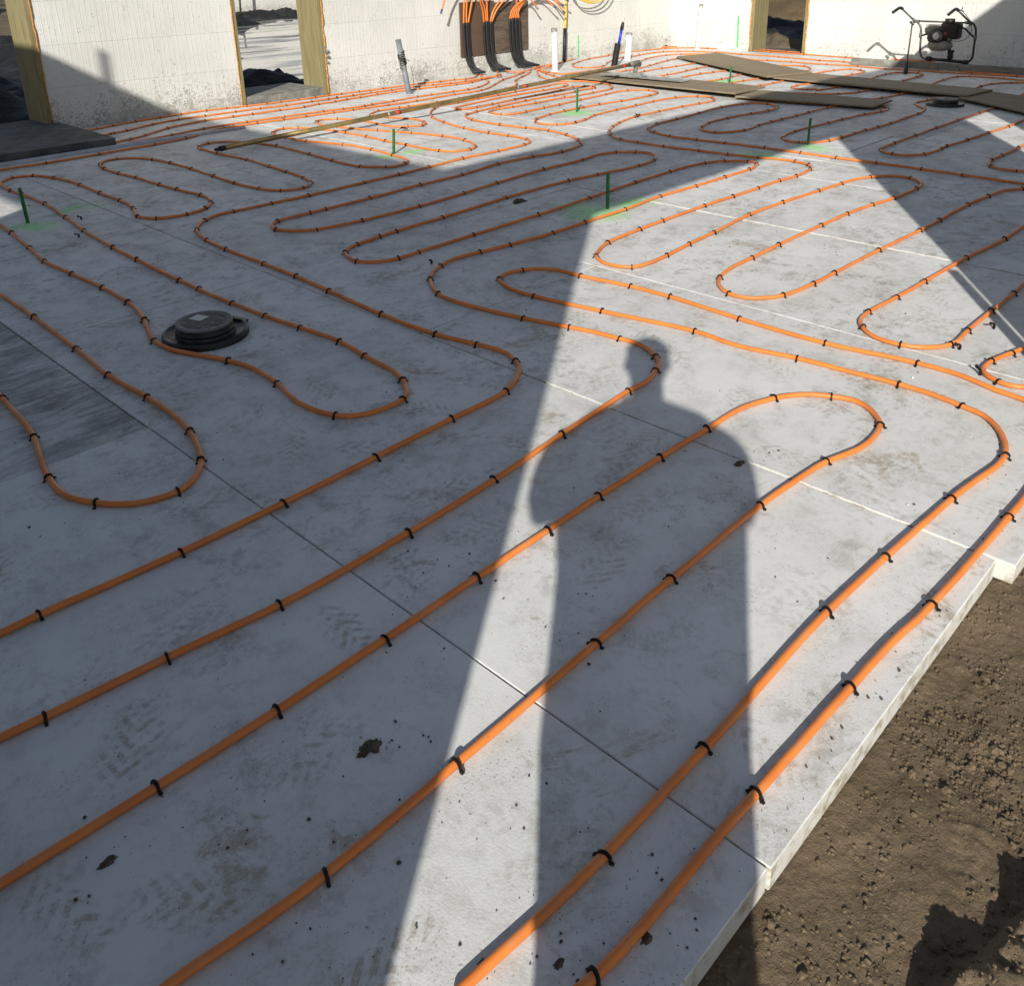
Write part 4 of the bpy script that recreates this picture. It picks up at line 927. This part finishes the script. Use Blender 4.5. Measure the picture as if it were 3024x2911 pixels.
# corrugated conduit with blue water line
t = thing('corrugated_conduit', 'black corrugated conduit with a blue capped pipe standing in it', 'pipe', (10.89, 8.445, 0))
bm = bmesh.new(); pts, rs = [], []
for i in range(73):
    f = i/72; pts.append(Vector((.045*f, -.03*f, -.01+.33*f))); rs.append(.044+(.005 if i % 4 in (1, 2) else -.002))
tube(bm, pts, rs, 20); link('conduit', bm, M['blackm'], t)
bm = bmesh.new(); tube(bm, [(.05, -.035, .28), (.068, -.05, .40), (.085, -.06, .52)], .0205, 14); link('water_pipe', bm, M['blue'], t)
bm = bmesh.new(); tube(bm, [(.084, -.06, .51), (.094, -.065, .57), (.104, -.072, .605), (.112, -.078, .612)], [.0245, .024, .02, .010], 12); link('cap', bm, M['black'], t)
bm = bmesh.new(); tube(bm, [(.10, -.085, .50), (.118, -.09, .67)], .0035, 6); link('wire', bm, M['alu'], t)
# grey conduit lying by the slab
bm = bmesh.new(); tube(bm, [(-1.2, 0, 0), (0, 0, 0), (1.0, .01, 0), (2.1, -.02, -.004)], .026, 16)
tag(link('lying_conduit', bm, plain('pale_grey_conduit', (.40, .42, .46), .5, .3), loc=(2.5, 8.16, .004)), 'pale grey plastic conduit half sunk in the foam in front of the dark slab', 'pipe')

# ------------------------------------------------------------------ manifold sleeves and orange risers
for bx, w_, n, ztop, ex, lab in ((8.785, .125, 3, .70, .13, 'left bundle of black pipe sleeves bending up the long wall'), (9.17, .19, 5, .69, .16, 'middle bundle of black pipe sleeves on the plywood'), (9.69, .22, 6, .705, .20, 'right bundle of black pipe sleeves, the widest of the three')):
    t = thing('sleeve_bundle', lab, 'pipe sleeves', (bx+w_/2, 9.40, 0), 'black sleeve bundles')
    org = t.location.copy()
    for i in range(n):
        x = bx+w_*(i+.5)/n
        bm = bmesh.new()
        dy = .012*(i % 2)
        pts = [Vector((x, 9.42-dy, ztop+random.uniform(-.012, .012))), Vector((x+.005, 9.42-dy, .45)), Vector((x+.02, 9.41-dy, .24)), Vector((x+.05, 9.38-dy, .12)), Vector((x+ex*.65, 9.33-.015*i, .06)), Vector((x+ex, 9.27-.015*i, .036))]
        tube(bm, [p-org for p in catmull(pts, .03)[0]], .0165, 12); link('sleeve', bm, M['blackm'], t, True)
def riser_pipe(lab, pts, cap=None, r=.0112):
    org = Vector(pts[0])
    t = thing('riser_pipe', lab, 'pipe', org, 'orange pipes rising from the sleeves')
    bm = bmesh.new(); pa = catmull([Vector(p)-org for p in pts], .03)[0]; tube(bm, pa, r, 10); link('tube', bm, M['orange'], t)
    if cap:
        d = (pa[-1]-pa[-2]).normalized(); bm = bmesh.new(); tube(bm, [pa[-1]-d*.01, pa[-1]+d*.035, pa[-1]+d*.05], [.014, .0145, .010], 10); link('end_cap', bm, M[cap], t)
riser_pipe('leftmost orange pipe rising from the left sleeve bundle', [(8.806, 9.42, .69), (8.812, 9.41, .9), (8.84, 9.38, 1.2), (8.95, 9.3, 1.6)])
riser_pipe('middle orange pipe of the left sleeve bundle', [(8.847, 9.41, .69), (8.85, 9.40, .9), (8.87, 9.36, 1.2), (9.0, 9.28, 1.6)])
riser_pipe('rightmost orange pipe rising from the left sleeve bundle', [(8.889, 9.42, .69), (8.93, 9.40, .9), (9.0, 9.36, 1.2), (9.2, 9.28, 1.6)])
riser_pipe('orange pipe fanning furthest left from the middle sleeve bundle', [(9.19, 9.42, .68), (9.16, 9.40, .82), (9.06, 9.36, 1.0), (8.9, 9.3, 1.3)])
riser_pipe('orange pipe second from left above the middle sleeve bundle', [(9.227, 9.41, .68), (9.19, 9.39, .85), (9.10, 9.36, 1.0), (8.95, 9.3, 1.35)])
riser_pipe('upright orange pipe at the centre of the middle sleeve bundle', [(9.265, 9.42, .68), (9.24, 9.40, .85), (9.2, 9.36, 1.05), (9.2, 9.3, 1.4)])
riser_pipe('orange pipe fanning right from the middle sleeve bundle, fourth from left', [(9.303, 9.41, .68), (9.36, 9.40, .83), (9.48, 9.36, 1.0), (9.75, 9.28, 1.35)])
riser_pipe('orange pipe fanning furthest right from the middle sleeve bundle', [(9.341, 9.42, .68), (9.42, 9.40, .83), (9.56, 9.36, .98), (9.9, 9.28, 1.3)])
ends = [((10.14, 9.30, .85), (10.02, .97)), ((10.50, 9.28, .84), (10.25, 1.0)), ((10.70, 9.27, .76), (10.45, .99)), ((10.69, 9.29, .86), (10.40, 1.03)), ((10.76, 9.26, .92), (10.4, 1.08))]
for i, (e, (mx, mz)) in enumerate(ends):
    x = 9.69+.22*(i+.5)/6
    riser_pipe(('orange pipe arching to the shortest hanging end with a grey plug', 'orange pipe arching right to the second hanging blue plug', 'orange pipe arching down to the lowest hanging blue plug', 'orange pipe arching to the blue plug just above the lowest', 'orange pipe arching highest over to a plug by the yellow tubing')[i], [(x, 9.42, .70), (x+.03, 9.40, .82), (x+.17, 9.36, .93+.012*i), (mx, 9.33, mz), e], 'bluegrey' if i else 'tape')
riser_pipe('orange pipe rising straight from the right sleeve bundle', [(9.89, 9.41, .70), (9.84, 9.40, .9), (9.80, 9.36, 1.2), (9.85, 9.28, 1.6)])
riser_pipe('orange pipe end with blue plug hanging left of the plywood', [(8.80, 9.30, 1.35), (8.55, 9.28, 1.25), (8.36, 9.27, 1.05), (8.285, 9.27, .90)], 'bluegrey')
# yellow coil hanging at the top
t = thing('tubing_coil', 'coil of yellow tubing hanging on the long wall near the top', 'coil', (11.35, 9.33, 1.24))
for k in range(3):
    bm = bmesh.new(); rr = .37+.02*k
    tube(bm, [Vector((rr*1.25*math.cos(a)+.03*k, -.03*k, rr*math.sin(a)+.015*math.sin(3*a))) for a in [2*math.pi*i/60 for i in range(61)]], .009, 8, cap=False); link('loop', bm, M['yellow'], t)
# plywood backing
bm = bmesh.new(); box(bm, -.33, .33, -.009, .009, -.36, .36, .002)
tag(link('plywood_sheet', bm, M['ply_brown'], loc=(9.115, 9.476, .605)), 'smooth brown plywood sheet on the wall behind the left and middle sleeves', 'plywood')
bm = bmesh.new(); box(bm, -.345, .345, -.009, .009, -.345, .345, .002)
tag(link('plywood_sheet', bm, M['ply_grey'], loc=(9.80, 9.476, .592)), 'grained dark plywood sheet on the wall behind the right sleeves', 'plywood')

# ------------------------------------------------------------------ planks
def plank(label, c, zt, th, mat=None, group='plywood walkway planks'):
    """c: four top corners a,b,c,d in order ; zt: their heights"""
    cx = sum(p[0] for p in c)/4; cy = sum(p[1] for p in c)/4
    bm = bmesh.new()
    T = [bm.verts.new((p[0]-cx, p[1]-cy, z)) for p, z in zip(c, zt)]
    B = [bm.verts.new((p[0]-cx, p[1]-cy, z-th)) for p, z in zip(c, zt)]
    bm.faces.new(T); bm.faces.new(list(reversed(B)))
    for i in range(4): bm.faces.new((T[i], B[i], B[(i+1) % 4], T[(i+1) % 4]))
    bmesh.ops.recalc_face_normals(bm, faces=bm.faces[:])
    bmesh.ops.bevel(bm, geom=bm.edges[:], offset=.002, segments=1, affect='EDGES')
    return tag(link('plank', bm, mat or M['plank'], loc=(cx, cy, 0)), label, 'plank', group)
plank('weathered plank at the right edge, lowest of the upper row', [(10.351, 3.399), (10.978, 3.246), (10.720, 2.674), (9.625, 2.375)], [0.046, 0.046, 0.046, 0.046], 0.018)
plank('long weathered plank in the middle of the upper row', [(10.730, 5.789), (11.398, 5.587), (10.970, 3.247), (10.382, 3.314)], [0.046, 0.046, 0.067, 0.067], 0.02)
plank('wide sunlit plank at the far left of the upper row', [(12.154, 8.204), (12.968, 7.996), (11.327, 5.554), (10.591, 5.791)], [0.046, 0.046, 0.07, 0.07], 0.021)
plank('half shaded plank at the right of the lower row', [(9.031, 5.306), (9.614, 5.322), (9.738, 3.842), (9.227, 3.819)], [0.046, 0.046, 0.046, 0.046], 0.018)
plank('sunlit plank under the float blade, left of the lower row', [(9.303, 8.102), (10.006, 8.133), (9.747, 5.332), (9.091, 5.344)], [0.046, 0.046, 0.07, 0.07], 0.02)
# ------------------------------------------------------------------ bull float: pole, pivot head and blade
t = thing('bull_float', 'long golden pole with a grey float blade resting on the plank', 'bull float', (9.56, 7.0, .05))
org = t.location.copy()
H_ = Vector((9.62, 7.10, .235)); E_ = Vector((3.81, 7.155, .047))
def onp(f): return E_.lerp(H_, f)-org
bm = bmesh.new(); tube(bm, [onp(0.0), onp(.33), onp(.66), onp(1.0)], .0225, 20); link('pole', bm, M['brass'], t)
bm = bmesh.new(); tube(bm, [onp(-.004), onp(.004)], .0245, 16); tube(bm, [onp(-.012), onp(-.003)], [.012, .017], 12); link('pole_end', bm, M['frame_dark'], t)
for f in (.33, .645, .955):
    bm = bmesh.new(); tube(bm, [onp(f-.005), onp(f+.005)], .0242, 18); link('tape_ring', bm, M['red_tape'], t)
for f in (.31, .625):
    bm = bmesh.new(); tube(bm, [onp(f-.002), onp(f+.002)], .0236, 18); link('joint_ring', bm, M['alu'], t)
bm = bmesh.new(); hp = H_-org
tube(bm, [onp(.975), onp(.998), hp+Vector((.05, 0, .004))], [.029, .036, .034], 14)
tube(bm, [hp+Vector((.03, -.03, -.01)), hp+Vector((.03, .05, -.01))], .038, 14)
tube(bm, [hp+Vector((.02, .012, -.01)), hp+Vector((-.01, .005, -.08)), hp+Vector((-.03, .0, -.155))], [.034, .026, .032], 12)
tube(bm, [hp+Vector((.04, -.045, .01)), hp+Vector((.04, .062, .01))], .012, 8)
link('pivot_head', bm, M['cast'], t, True)
bm = bmesh.new()
prof = [(-.115, .020), (-.108, .004), (-.085, 0.0), (.085, 0.0), (.108, .006), (.116, .026)]
top = [(-.108, .0235), (-.103, .010), (-.083, .006), (.083, .006), (.104, .0115), (.109, .0275)]
for y0, y1 in ((-.68, .56),):
    A = [[bm.verts.new((x, y, z)) for x, z in prof] for y in (y0, y1)]; B = [[bm.verts.new((x, y, z)) for x, z in top] for y in (y0, y1)]
    for i in range(len(prof)-1):
        bm.faces.new((A[0][i], A[0][i+1], A[1][i+1], A[1][i])); bm.faces.new((B[0][i], B[1][i], B[1][i+1], B[0][i+1]))
        for e in (0, 1): bm.faces.new((A[e][i], B[e][i], B[e][i+1], A[e][i+1]))
    for e in (0, -1): bm.faces.new((A[0][e], A[1][e], B[1][e], B[0][e]))
bmesh.ops.recalc_face_normals(bm, faces=bm.faces[:])
o = link('blade', bm, M['alu'], t); o.location = (0, 0, .022)
bm = bmesh.new(); box(bm, -.075, .075, -.13, .17, .008, .034, .012); box(bm, -.05, .06, -.09, .12, .03, .052, .01); o = link('mount_plate', bm, M['alu'], t); o.location = (.0, .06, .022)
for y in (-.06, .12):
    bm = bmesh.new(); tube(bm, [(0, y, .05), (0, y, .072)], .011, 6); o = link('bolt', bm, M['cast'], t); o.location = (.035, .06, .01)

# ------------------------------------------------------------------ screed board on edge with the powered screed on it
t = thing('screed_board', 'grey board standing on edge in front of the end wall', 'board', (12.93, 4.0, 0))
bm = bmesh.new()
for i, (a, b) in enumerate(((5.754, 4.55), (4.546, 3.2), (3.196, 1.9))):
    box(bm, -.02, .018, b-4.0, a-4.0, .004, .0985, .003)
link('plank', bm, M['plankx'], t)
bm = bmesh.new()
for y in (4.95, 4.30, 3.7):
    tube(bm, [(-.022, y-4., .07), (-.028, y-4., .07)], .008, 8); tube(bm, [(-.022, y-4.03, .03), (-.028, y-4.03, .03)], .008, 8)
link('screw_head', bm, M['frame_dark'], t)

t = thing('power_screed', 'petrol powered screed with tubular frame and black grips on the grey board', 'machine', (12.94, 4.55, .1))
org = t.location.copy()
X0 = 12.94
def sp(y, z, dx=0.): return Vector((X0+dx, y, z))-org
def part(name, paths, r, mat, sides=10):
    bm = bmesh.new()
    for p in paths: tube(bm, catmull(p, .02)[0] if len(p) > 2 else p, r, sides)
    return link(name, bm, mat, t)
sc_ = .981
def q(y, z, dx=0.): return sp(y*sc_, 1.53+(z-1.53)*sc_, dx)
part('frame_tube', [[q(5.06, .62), q(5.0, .585), q(4.955, .53), q(4.935, .43), q(4.925, .3), q(4.915, .2), q(4.88, .13), q(4.80, .10)]], .0135, M['frame'])
part('frame_tube', [[q(4.33, .62), q(4.27, .585), q(4.235, .52), q(4.225, .42), q(4.225, .28), q(4.222, .18), q(4.245, .12), q(4.31, .095)]], .0135, M['frame_dark'])
part('top_bar', [[q(5.05, .605), q(4.31, .600)]], .011, M['frame'])
part('handle_bar', [[q(5.04, .60), q(5.23, .765, -.03)]], .0125, M['frame'])
part('handle_bar', [[q(4.31, .60), q(4.49, .762, -.03)]], .0125, M['frame'])
part('grip', [[q(5.215, .755, -.03), q(5.24, .775, -.05), q(5.30, .715, -.15)]], .020, M['black'], 12)
part('grip', [[q(4.475, .75, -.03), q(4.50, .775, -.05), q(4.56, .705, -.15)]], .020, M['black'], 12)
part('throttle_lever', [[q(4.44, .755, -.03), q(4.43, .80, -.03)], [q(4.47, .765, -.03), q(4.41, .745, -.03)]], .006, M['black'])
part('cable', [[q(4.43, .75, -.03), q(4.38, .70, -.02), q(4.32, .62, 0), q(4.28, .5, -.02), q(4.33, .40, -.03), q(4.43, .365, -.03), q(4.54, .37, -.02)]], .004, M['black'], 6)
part('clamp', [[q(5.07, .63), q(5.03, .585)], [q(4.34, .615), q(4.30, .575)], [q(4.94, .45), q(4.94, .39)], [q(4.225, .45), q(4.225, .38)], [q(5.06, .60), q(4.98, .603)], [q(4.38, .603), q(4.30, .60)]], .019, M['cast'], 10)
part('brace', [[q(4.93, .415), q(4.86, .435), q(4.79, .455)]], .012, M['frame_dark'])
part('brace', [[q(4.235, .42), q(4.30, .465), q(4.37, .525), q(4.43, .54), q(4.52, .54)]], .012, M['frame_dark'])
part('base_tube', [[q(4.80, .115), q(4.27, .095)]], .021, M['frame_dark'], 12)
part('base_clamp', [[q(4.82, .118), q(4.755, .115)], [q(4.33, .098), q(4.265, .095)]], .032, M['frame_dark'], 12)
part('drive_column', [[q(4.575, .31), q(4.545, .27), q(4.52, .22), q(4.51, .12)]], .021, M['frame_dark'], 12)
part('drive_housing', [[q(4.515, .235), q(4.505, .13)]], .036, M['frame_dark'], 12)
part('adjuster', [[q(4.51, .225), q(4.47, .232)], [q(4.62, .115), q(4.44, .105)]], .018, M['frame_dark'], 10)
def ell(bm, c, rx, ry, rz, seg=14, jit=0.):
    ret = bmesh.ops.create_uvsphere(bm, u_segments=seg, v_segments=seg-4, radius=1)
    for v in ret['verts']:
        k = 1+random.uniform(-jit, jit); v.co = Vector((v.co.x*rx*k, v.co.y*ry*k, v.co.z*rz*k))+c
def qe(y, z, dx=0.): return q(4.655+(y-4.655)*1.5, .445+(z-.445)*1.4, dx*1.2)
bm = bmesh.new(); ell(bm, qe(4.66, .345), .11, .165, .085); link('fuel_tank', bm, M['tank'], t, True)
bm = bmesh.new(); ell(bm, qe(4.68, .43, -.01), .12, .14, .125, 16, .06); box(bm, qe(4.7, .5).x-.07, qe(4.7, .5).x+.07, qe(4.76, .5).y, qe(4.62, .5).y, qe(4.7, .44).z, qe(4.7, .535).z, .012) if False else None
link('crankcase', bm, M['frame_dark'], t)
bm = bmesh.new(); a, b = qe(4.66, .44), qe(4.50, .55); box(bm, -.085, .085, min(a.y, b.y), max(a.y, b.y), a.z-.05, b.z+.005, .02); link('engine_cover', bm, M['engine_red'], t)
bm = bmesh.new()
for i in range(6):
    z = qe(4.7, .46+.013*i).z; y0, y1 = qe(4.79, .5).y, qe(4.68, .5).y; box(bm, -.075, .075, min(y0, y1), max(y0, y1), z, z+.006)
link('cooling_fins', bm, M['cast'], t)
bm = bmesh.new(); c_ = qe(4.665, .43, -.10); tube(bm, [c_+Vector((.03, 0, 0)), c_], .062, 20); tube(bm, [c_, c_+Vector((-.012, 0, 0))], [.026, .02], 14); link('recoil_starter', bm, M['cast'], t)
bm = bmesh.new(); c_ = qe(4.672, .432, -.114); tube(bm, [c_, c_-Vector((.006, 0, 0))], .043, 18); link('starter_plate', bm, M['silver'], t)
bm = bmesh.new(); c_ = qe(4.605, .455, -.075); box(bm, c_.x-.006, c_.x+.02, c_.y-.022, c_.y+.022, c_.z-.022, c_.z+.022, .006); link('badge', bm, plain('red_badge', (.30, .05, .06), .4), t)
part('muffler', [[qe(4.80, .47), qe(4.72, .49)]], .045, M['cast'], 12)
part('air_filter', [[qe(4.60, .59, -.01), qe(4.60, .54, -.01)]], .062, M['engine_red'], 14)
part('carburettor', [[qe(4.585, .40, -.06), qe(4.555, .41, -.04)]], .022, M['cast'], 12)
foot = Vector((12.30, 4.731, .0))-org
st_top = q(5.06, .565, -.03)
bm = bmesh.new(); tube(bm, [st_top, st_top.lerp(foot, .8)], .010, 10); link('prop_stick', bm, M['frame'], t)
bm = bmesh.new(); tube(bm, [st_top.lerp(foot, .72), st_top.lerp(foot, .80), st_top.lerp(foot, .95), st_top.lerp(foot, .985)], [.011, .020, .028, .024], 12); link('rubber_foot', bm, M['dusty_black'], t, True)
part('stick_joint', [[st_top+Vector((0, .03, .03)), st_top+Vector((0, -.02, -.01))]], .016, M['frame'], 8)

# ------------------------------------------------------------------ dead leaves, mud
def leaf(x, y, s, rot, label, z=.012):
    bm = bmesh.new()
    out = [(0, 0), (.25, .16), (.5, .22), (.62, .12), (.9, .2), (1.0, 0.0), (.85, -.14), (.6, -.1), (.45, -.24), (.2, -.14)]
    ctr = bm.verts.new((.5*s, 0, .018))
    vs_ = [bm.verts.new((a*s, b*s, .02*math.sin(a*5)+abs(b)*s*.5+random.uniform(0, .01))) for a, b in out]
    for i in range(len(vs_)): bm.faces.new((ctr, vs_[i], vs_[(i+1) % len(vs_)]))
    tube(bm, [(0, 0, .003), (-.35*s, .06*s, .012)], .0015, 4)
    r_ = bmesh.ops.solidify(bm, geom=bm.faces[:], thickness=.0012)
    o = tag(link('dead_leaf', bm, M['twig'], loc=(x, y, z)), label, 'leaf', 'dead leaves'); o.rotation_euler.z = rot
leaf(5.50, 6.70, .14, 2.6, 'curled brown leaf on a pipe right of the golden pole stake', .015)
leaf(7.40, 5.43, .15, .6, 'brown leaf on the pipe bend by the crossing bright seam', .012)
leaf(10.95, 4.70, .10, 1.0, 'small brown leaf beside a hairpin between the plank rows', .004)
leaf(13.55, 9.33, .12, 2.0, 'brown leaf caught in the wall corner', .02)
leaf(9.24, 7.93, .07, 1.5, 'tiny brown leaf by the left plank tip', .03)

MUD = [(4.267, 4.082, .10, 'dark mud lump between two pipes in the shade'), (.804, 1.225, .05, 'dark mud patch in the left foreground shade'), (2.303, 1.248, .035, 'small mud lump at the shoulder of the shadow'), (.876, .572, .022, 'dark mud lump beside the outermost pipe in the foreground'),
       (.747, .654, .020, 'small mud lump between the two nearest pipes'), (.661, .745, .02, 'mud crumb stuck against the second pipe'), (.317, 1.371, .03, 'thin mud smear in the left foreground')]
for x, y, s, lb in MUD:
    bm = bmesh.new(); NR, NS = 9, 40; rg = []
    sd_ = random.uniform(0, 50)
    for i in range(1, NR+1):
        f = i/NR; row = []
        for k in range(NS):
            a = 2*math.pi*k/NS; q = Vector((math.cos(a)*1.3, math.sin(a)*1.3, sd_))
            rad_ = s*f*(.60+.30*noise.noise(q)+.22*noise.noise(q*3.1)*f)
            px, py = rad_*math.cos(a), rad_*math.sin(a)*.6
            hz = .34*s*max(0, (1-f))**.6*(.55+.9*noise.noise(Vector((px, py, sd_))*(2.6/s)))+.07*s*abs(noise.noise(Vector((px, py, sd_))*(7./s)))*(1-f*f)
            row.append(bm.verts.new((px, py, hz-.0015*f)))
        rg.append(row)
    ctr = bm.verts.new((0, 0, .16*s))
    for k in range(NS):
        bm.faces.new((ctr, rg[0][k], rg[0][(k+1) % NS]))
        for A, B in zip(rg, rg[1:]): bm.faces.new((A[k], B[k], B[(k+1) % NS], A[(k+1) % NS]))
    tag(link('mud_lump', bm, M['mud'], loc=(x, y, 0)), lb, 'mud', 'mud lumps')
bm = Clods()
centres = [(random.uniform(.3, 6), random.uniform(.6, 6)) for _ in range(46)]+[(.95, .95), (1.05, .75), (1.4, 1.14), (1.66, 1.35), (.6, 1.1), (.75, 1.0), (.5, 1.3), (2.0, 1.0), (1.3, 1.6), (.45, 1.0)]
centres += [(q[0]+random.gauss(0, .03), q[1]+random.gauss(0, .02)) for q in MUD for _ in range(2)]
for cx, cy in centres:
    for i in range(random.randint(5, 20)):
        sg = random.choice((.05, .10, .16)); x, y = random.gauss(cx, sg), random.gauss(cy, sg*.7)
        if y < .5: continue
        r = .0010+.0036*random.random()**4
        clod(bm, (x, y, r*.3), r)
for i in range(600):
    x, y = random.uniform(.1, 5), random.uniform(.52, 4); r = .0009+.0022*random.random()**3; clod(bm, (x, y, r*.3), r)
for i in range(110):
    x, y = random.uniform(.5, 3.4), .50+abs(random.gauss(0, .05)); r = .0012+.003*random.random()**3; clod(bm, (x, y, r*.3), r)
mc = link_clods('mud_crumbs', bm, M['mud']); mc['kind'] = 'stuff'; tag(mc, 'dark mud crumbs scattered over the foam boards', 'mud')
bm = Clods()
for i in range(130):
    x, y = random.uniform(.5, 9), random.uniform(.5, 8.8); r = random.uniform(.002, .006); clod(bm, (x, y, r*.4), r)
mc = link_clods('foam_crumbs', bm, M['pvc']); mc['kind'] = 'stuff'; tag(mc, 'white crumbs of foam lying on the boards', 'foam')

# ------------------------------------------------------------------ opening furniture outside the frame that throws the bar shadow
bm = bmesh.new(); tube(bm, [(0, 0, -.08), (.0, 0, 1.0)], .028, 10)
tag(link('site_post', bm, M['treated'], loc=(2.985, .245, 0)), 'short round post beside the right jamb of the wide opening', 'post')

# ------------------------------------------------------------------ the photographer (behind the camera; seen only as a shadow)
PX, PY = -.21, -.145
F = Vector((math.cos(R(42)), math.sin(R(42)), 0)); S = Vector((F.y, -F.x, 0))
def bp(f, s, z): return Vector((PX, PY, 0))+F*f+S*s+Vector((0, 0, z if z < .4 else z+(z-.4)*.075))
G0 = -.085
verts, rad, edges, matidx = [], [], [], []
def jv(p, rx, ry=None): verts.append(p); rad.append((rx, ry or rx)); return len(verts)-1
def chain(ids):
    for a, b in zip(ids, ids[1:]): edges.append((a, b))
pel = jv(bp(-.02, .03, .86), .15, .13)
wst = jv(bp(-.01, 0, 1.03), .165, .135); chest = jv(bp(0, 0, 1.25), .18, .14); ush = jv(bp(-.01, 0, 1.39), .13, .10)
nk = jv(bp(.0, 0, 1.47), .062); nk2 = jv(bp(.02, 0, 1.54), .06); hd = jv(bp(.03, 0, 1.635), .084, .09); hd2 = jv(bp(.02, 0, 1.715), .075, .085)
chain([pel, wst, chest, ush, nk, nk2, hd, hd2])
for s in (-1, 1):
    hip = jv(bp(0, .04+.085*s, .80), .095); kn = jv(bp(.03, .045+.10*s, .42), .072); an = jv(bp(-.01, .05+.115*s, .02), .055); he = jv(bp(-.05, .05+.115*s, G0+.05), .05); to = jv(bp(.16, .05+.13*s, G0+.04), .042)
    chain([pel, hip, kn, an, to]); edges.append((an, he))
    sh = jv(bp(-.01, .20*s, 1.385), .085); el = jv(bp(.0, .30*s, 1.17), .066); wr = jv(bp(.125, .11*s, 1.36), .036); pa = jv(bp(.155, .07*s, 1.38), .030, .022)
    chain([ush, sh, el, wr, pa])
    for k in range(4):
        a1 = jv(bp(.175, .065*s, 1.385+.014*k), .009); a2 = jv(bp(.19, .055*s, 1.39+.015*k), .0085); a3 = jv(bp(.195, .04*s, 1.394+.015*k), .0075); chain([pa, a1, a2, a3])
    a1 = jv(bp(.165, .05*s, 1.375), .011); a2 = jv(bp(.185, .035*s, 1.38), .009); chain([pa, a1, a2])
me = bpy.data.meshes.new('person'); org = Vector((PX, PY, G0))
me.from_pydata([v-org for v in verts], edges, [])
person = bpy.data.objects.new('person', me); COL.objects.link(person); person.location = org
me.materials.append(M['jacket'])
bpy.context.view_layer.objects.active = person
sk = person.modifiers.new('skin', 'SKIN')
for i, (rx, ry) in enumerate(rad):
    me.skin_vertices[0].data[i].radius = (rx, ry); me.skin_vertices[0].data[i].use_root = (i == 0)
sb = person.modifiers.new('sub', 'SUBSURF'); sb.levels = 2; sb.render_levels = 2
tag(person, 'person in dark clothing taking the photograph, elbows out, phone held up', 'person')
bm = bmesh.new(); rings = []
for z, hw, hd_, cs in ((.36, .185, .13, .04), (.59, .185, .15, .04), (.80, .219, .16, .024), (1.05, .252, .16, .032), (1.14, .272, .16, .028), (1.228, .288, .16, .026), (1.32, .285, .15, .02), (1.40, .258, .14, .0), (1.445, .215, .12, 0), (1.48, .12, .09, 0), (1.505, .06, .06, 0)):
    rings.append([bm.verts.new(bp(hd_*math.sin(a), cs+hw*math.cos(a), z)-org) for a in [2*math.pi*k/28 for k in range(28)]])
for A, B in zip(rings, rings[1:]):
    for k in range(28): bm.faces.new((A[k], A[(k+1) % 28], B[(k+1) % 28], B[k]))
link('coat', bm, M['jacket'], person, True)
bm = bmesh.new()
for s in (-1, 1): tube(bm, catmull([bp(-.01, .19*s, 1.40), bp(.0, .285*s, 1.33), bp(.0, .29*s, 1.20), bp(.06, .23*s, 1.24), bp(.12, .12*s, 1.35)], .03)[0], .052, 12)
for v in bm.verts: v.co -= org
link('coat_sleeves', bm, M['jacket'], person, True)
bm = bmesh.new(); ell(bm, bp(.028, 0, 1.655)-org, .086, .086, .112, 18); o = link('head', bm, M['skin'], person, True)
bm = bmesh.new()
for s in (-1, 1): ell(bm, bp(.02, .083*s, 1.645)-org, .012, .012, .030, 10)
ell(bm, bp(.125, 0, 1.635)-org, .016, .014, .022, 10); o = link('face', bm, M['skin'], person, True)
bm = bmesh.new(); ell(bm, bp(.015, 0, 1.70)-org, .090, .090, .068, 16); link('cap', bm, M['jacket'], person, True)
bm = bmesh.new()
box(bm, -.038, .038, -.078, .078, -.004, .004, .002)
ph = link('phone', bm, M['phone']); tag(ph, 'black phone held up by the photographer', 'phone')
mm = Matrix((rt, up, -fwd)).transposed().to_4x4(); mm.translation = CAM - fwd*.012 - up*.055 + rt*.02; ph.matrix_world = mm
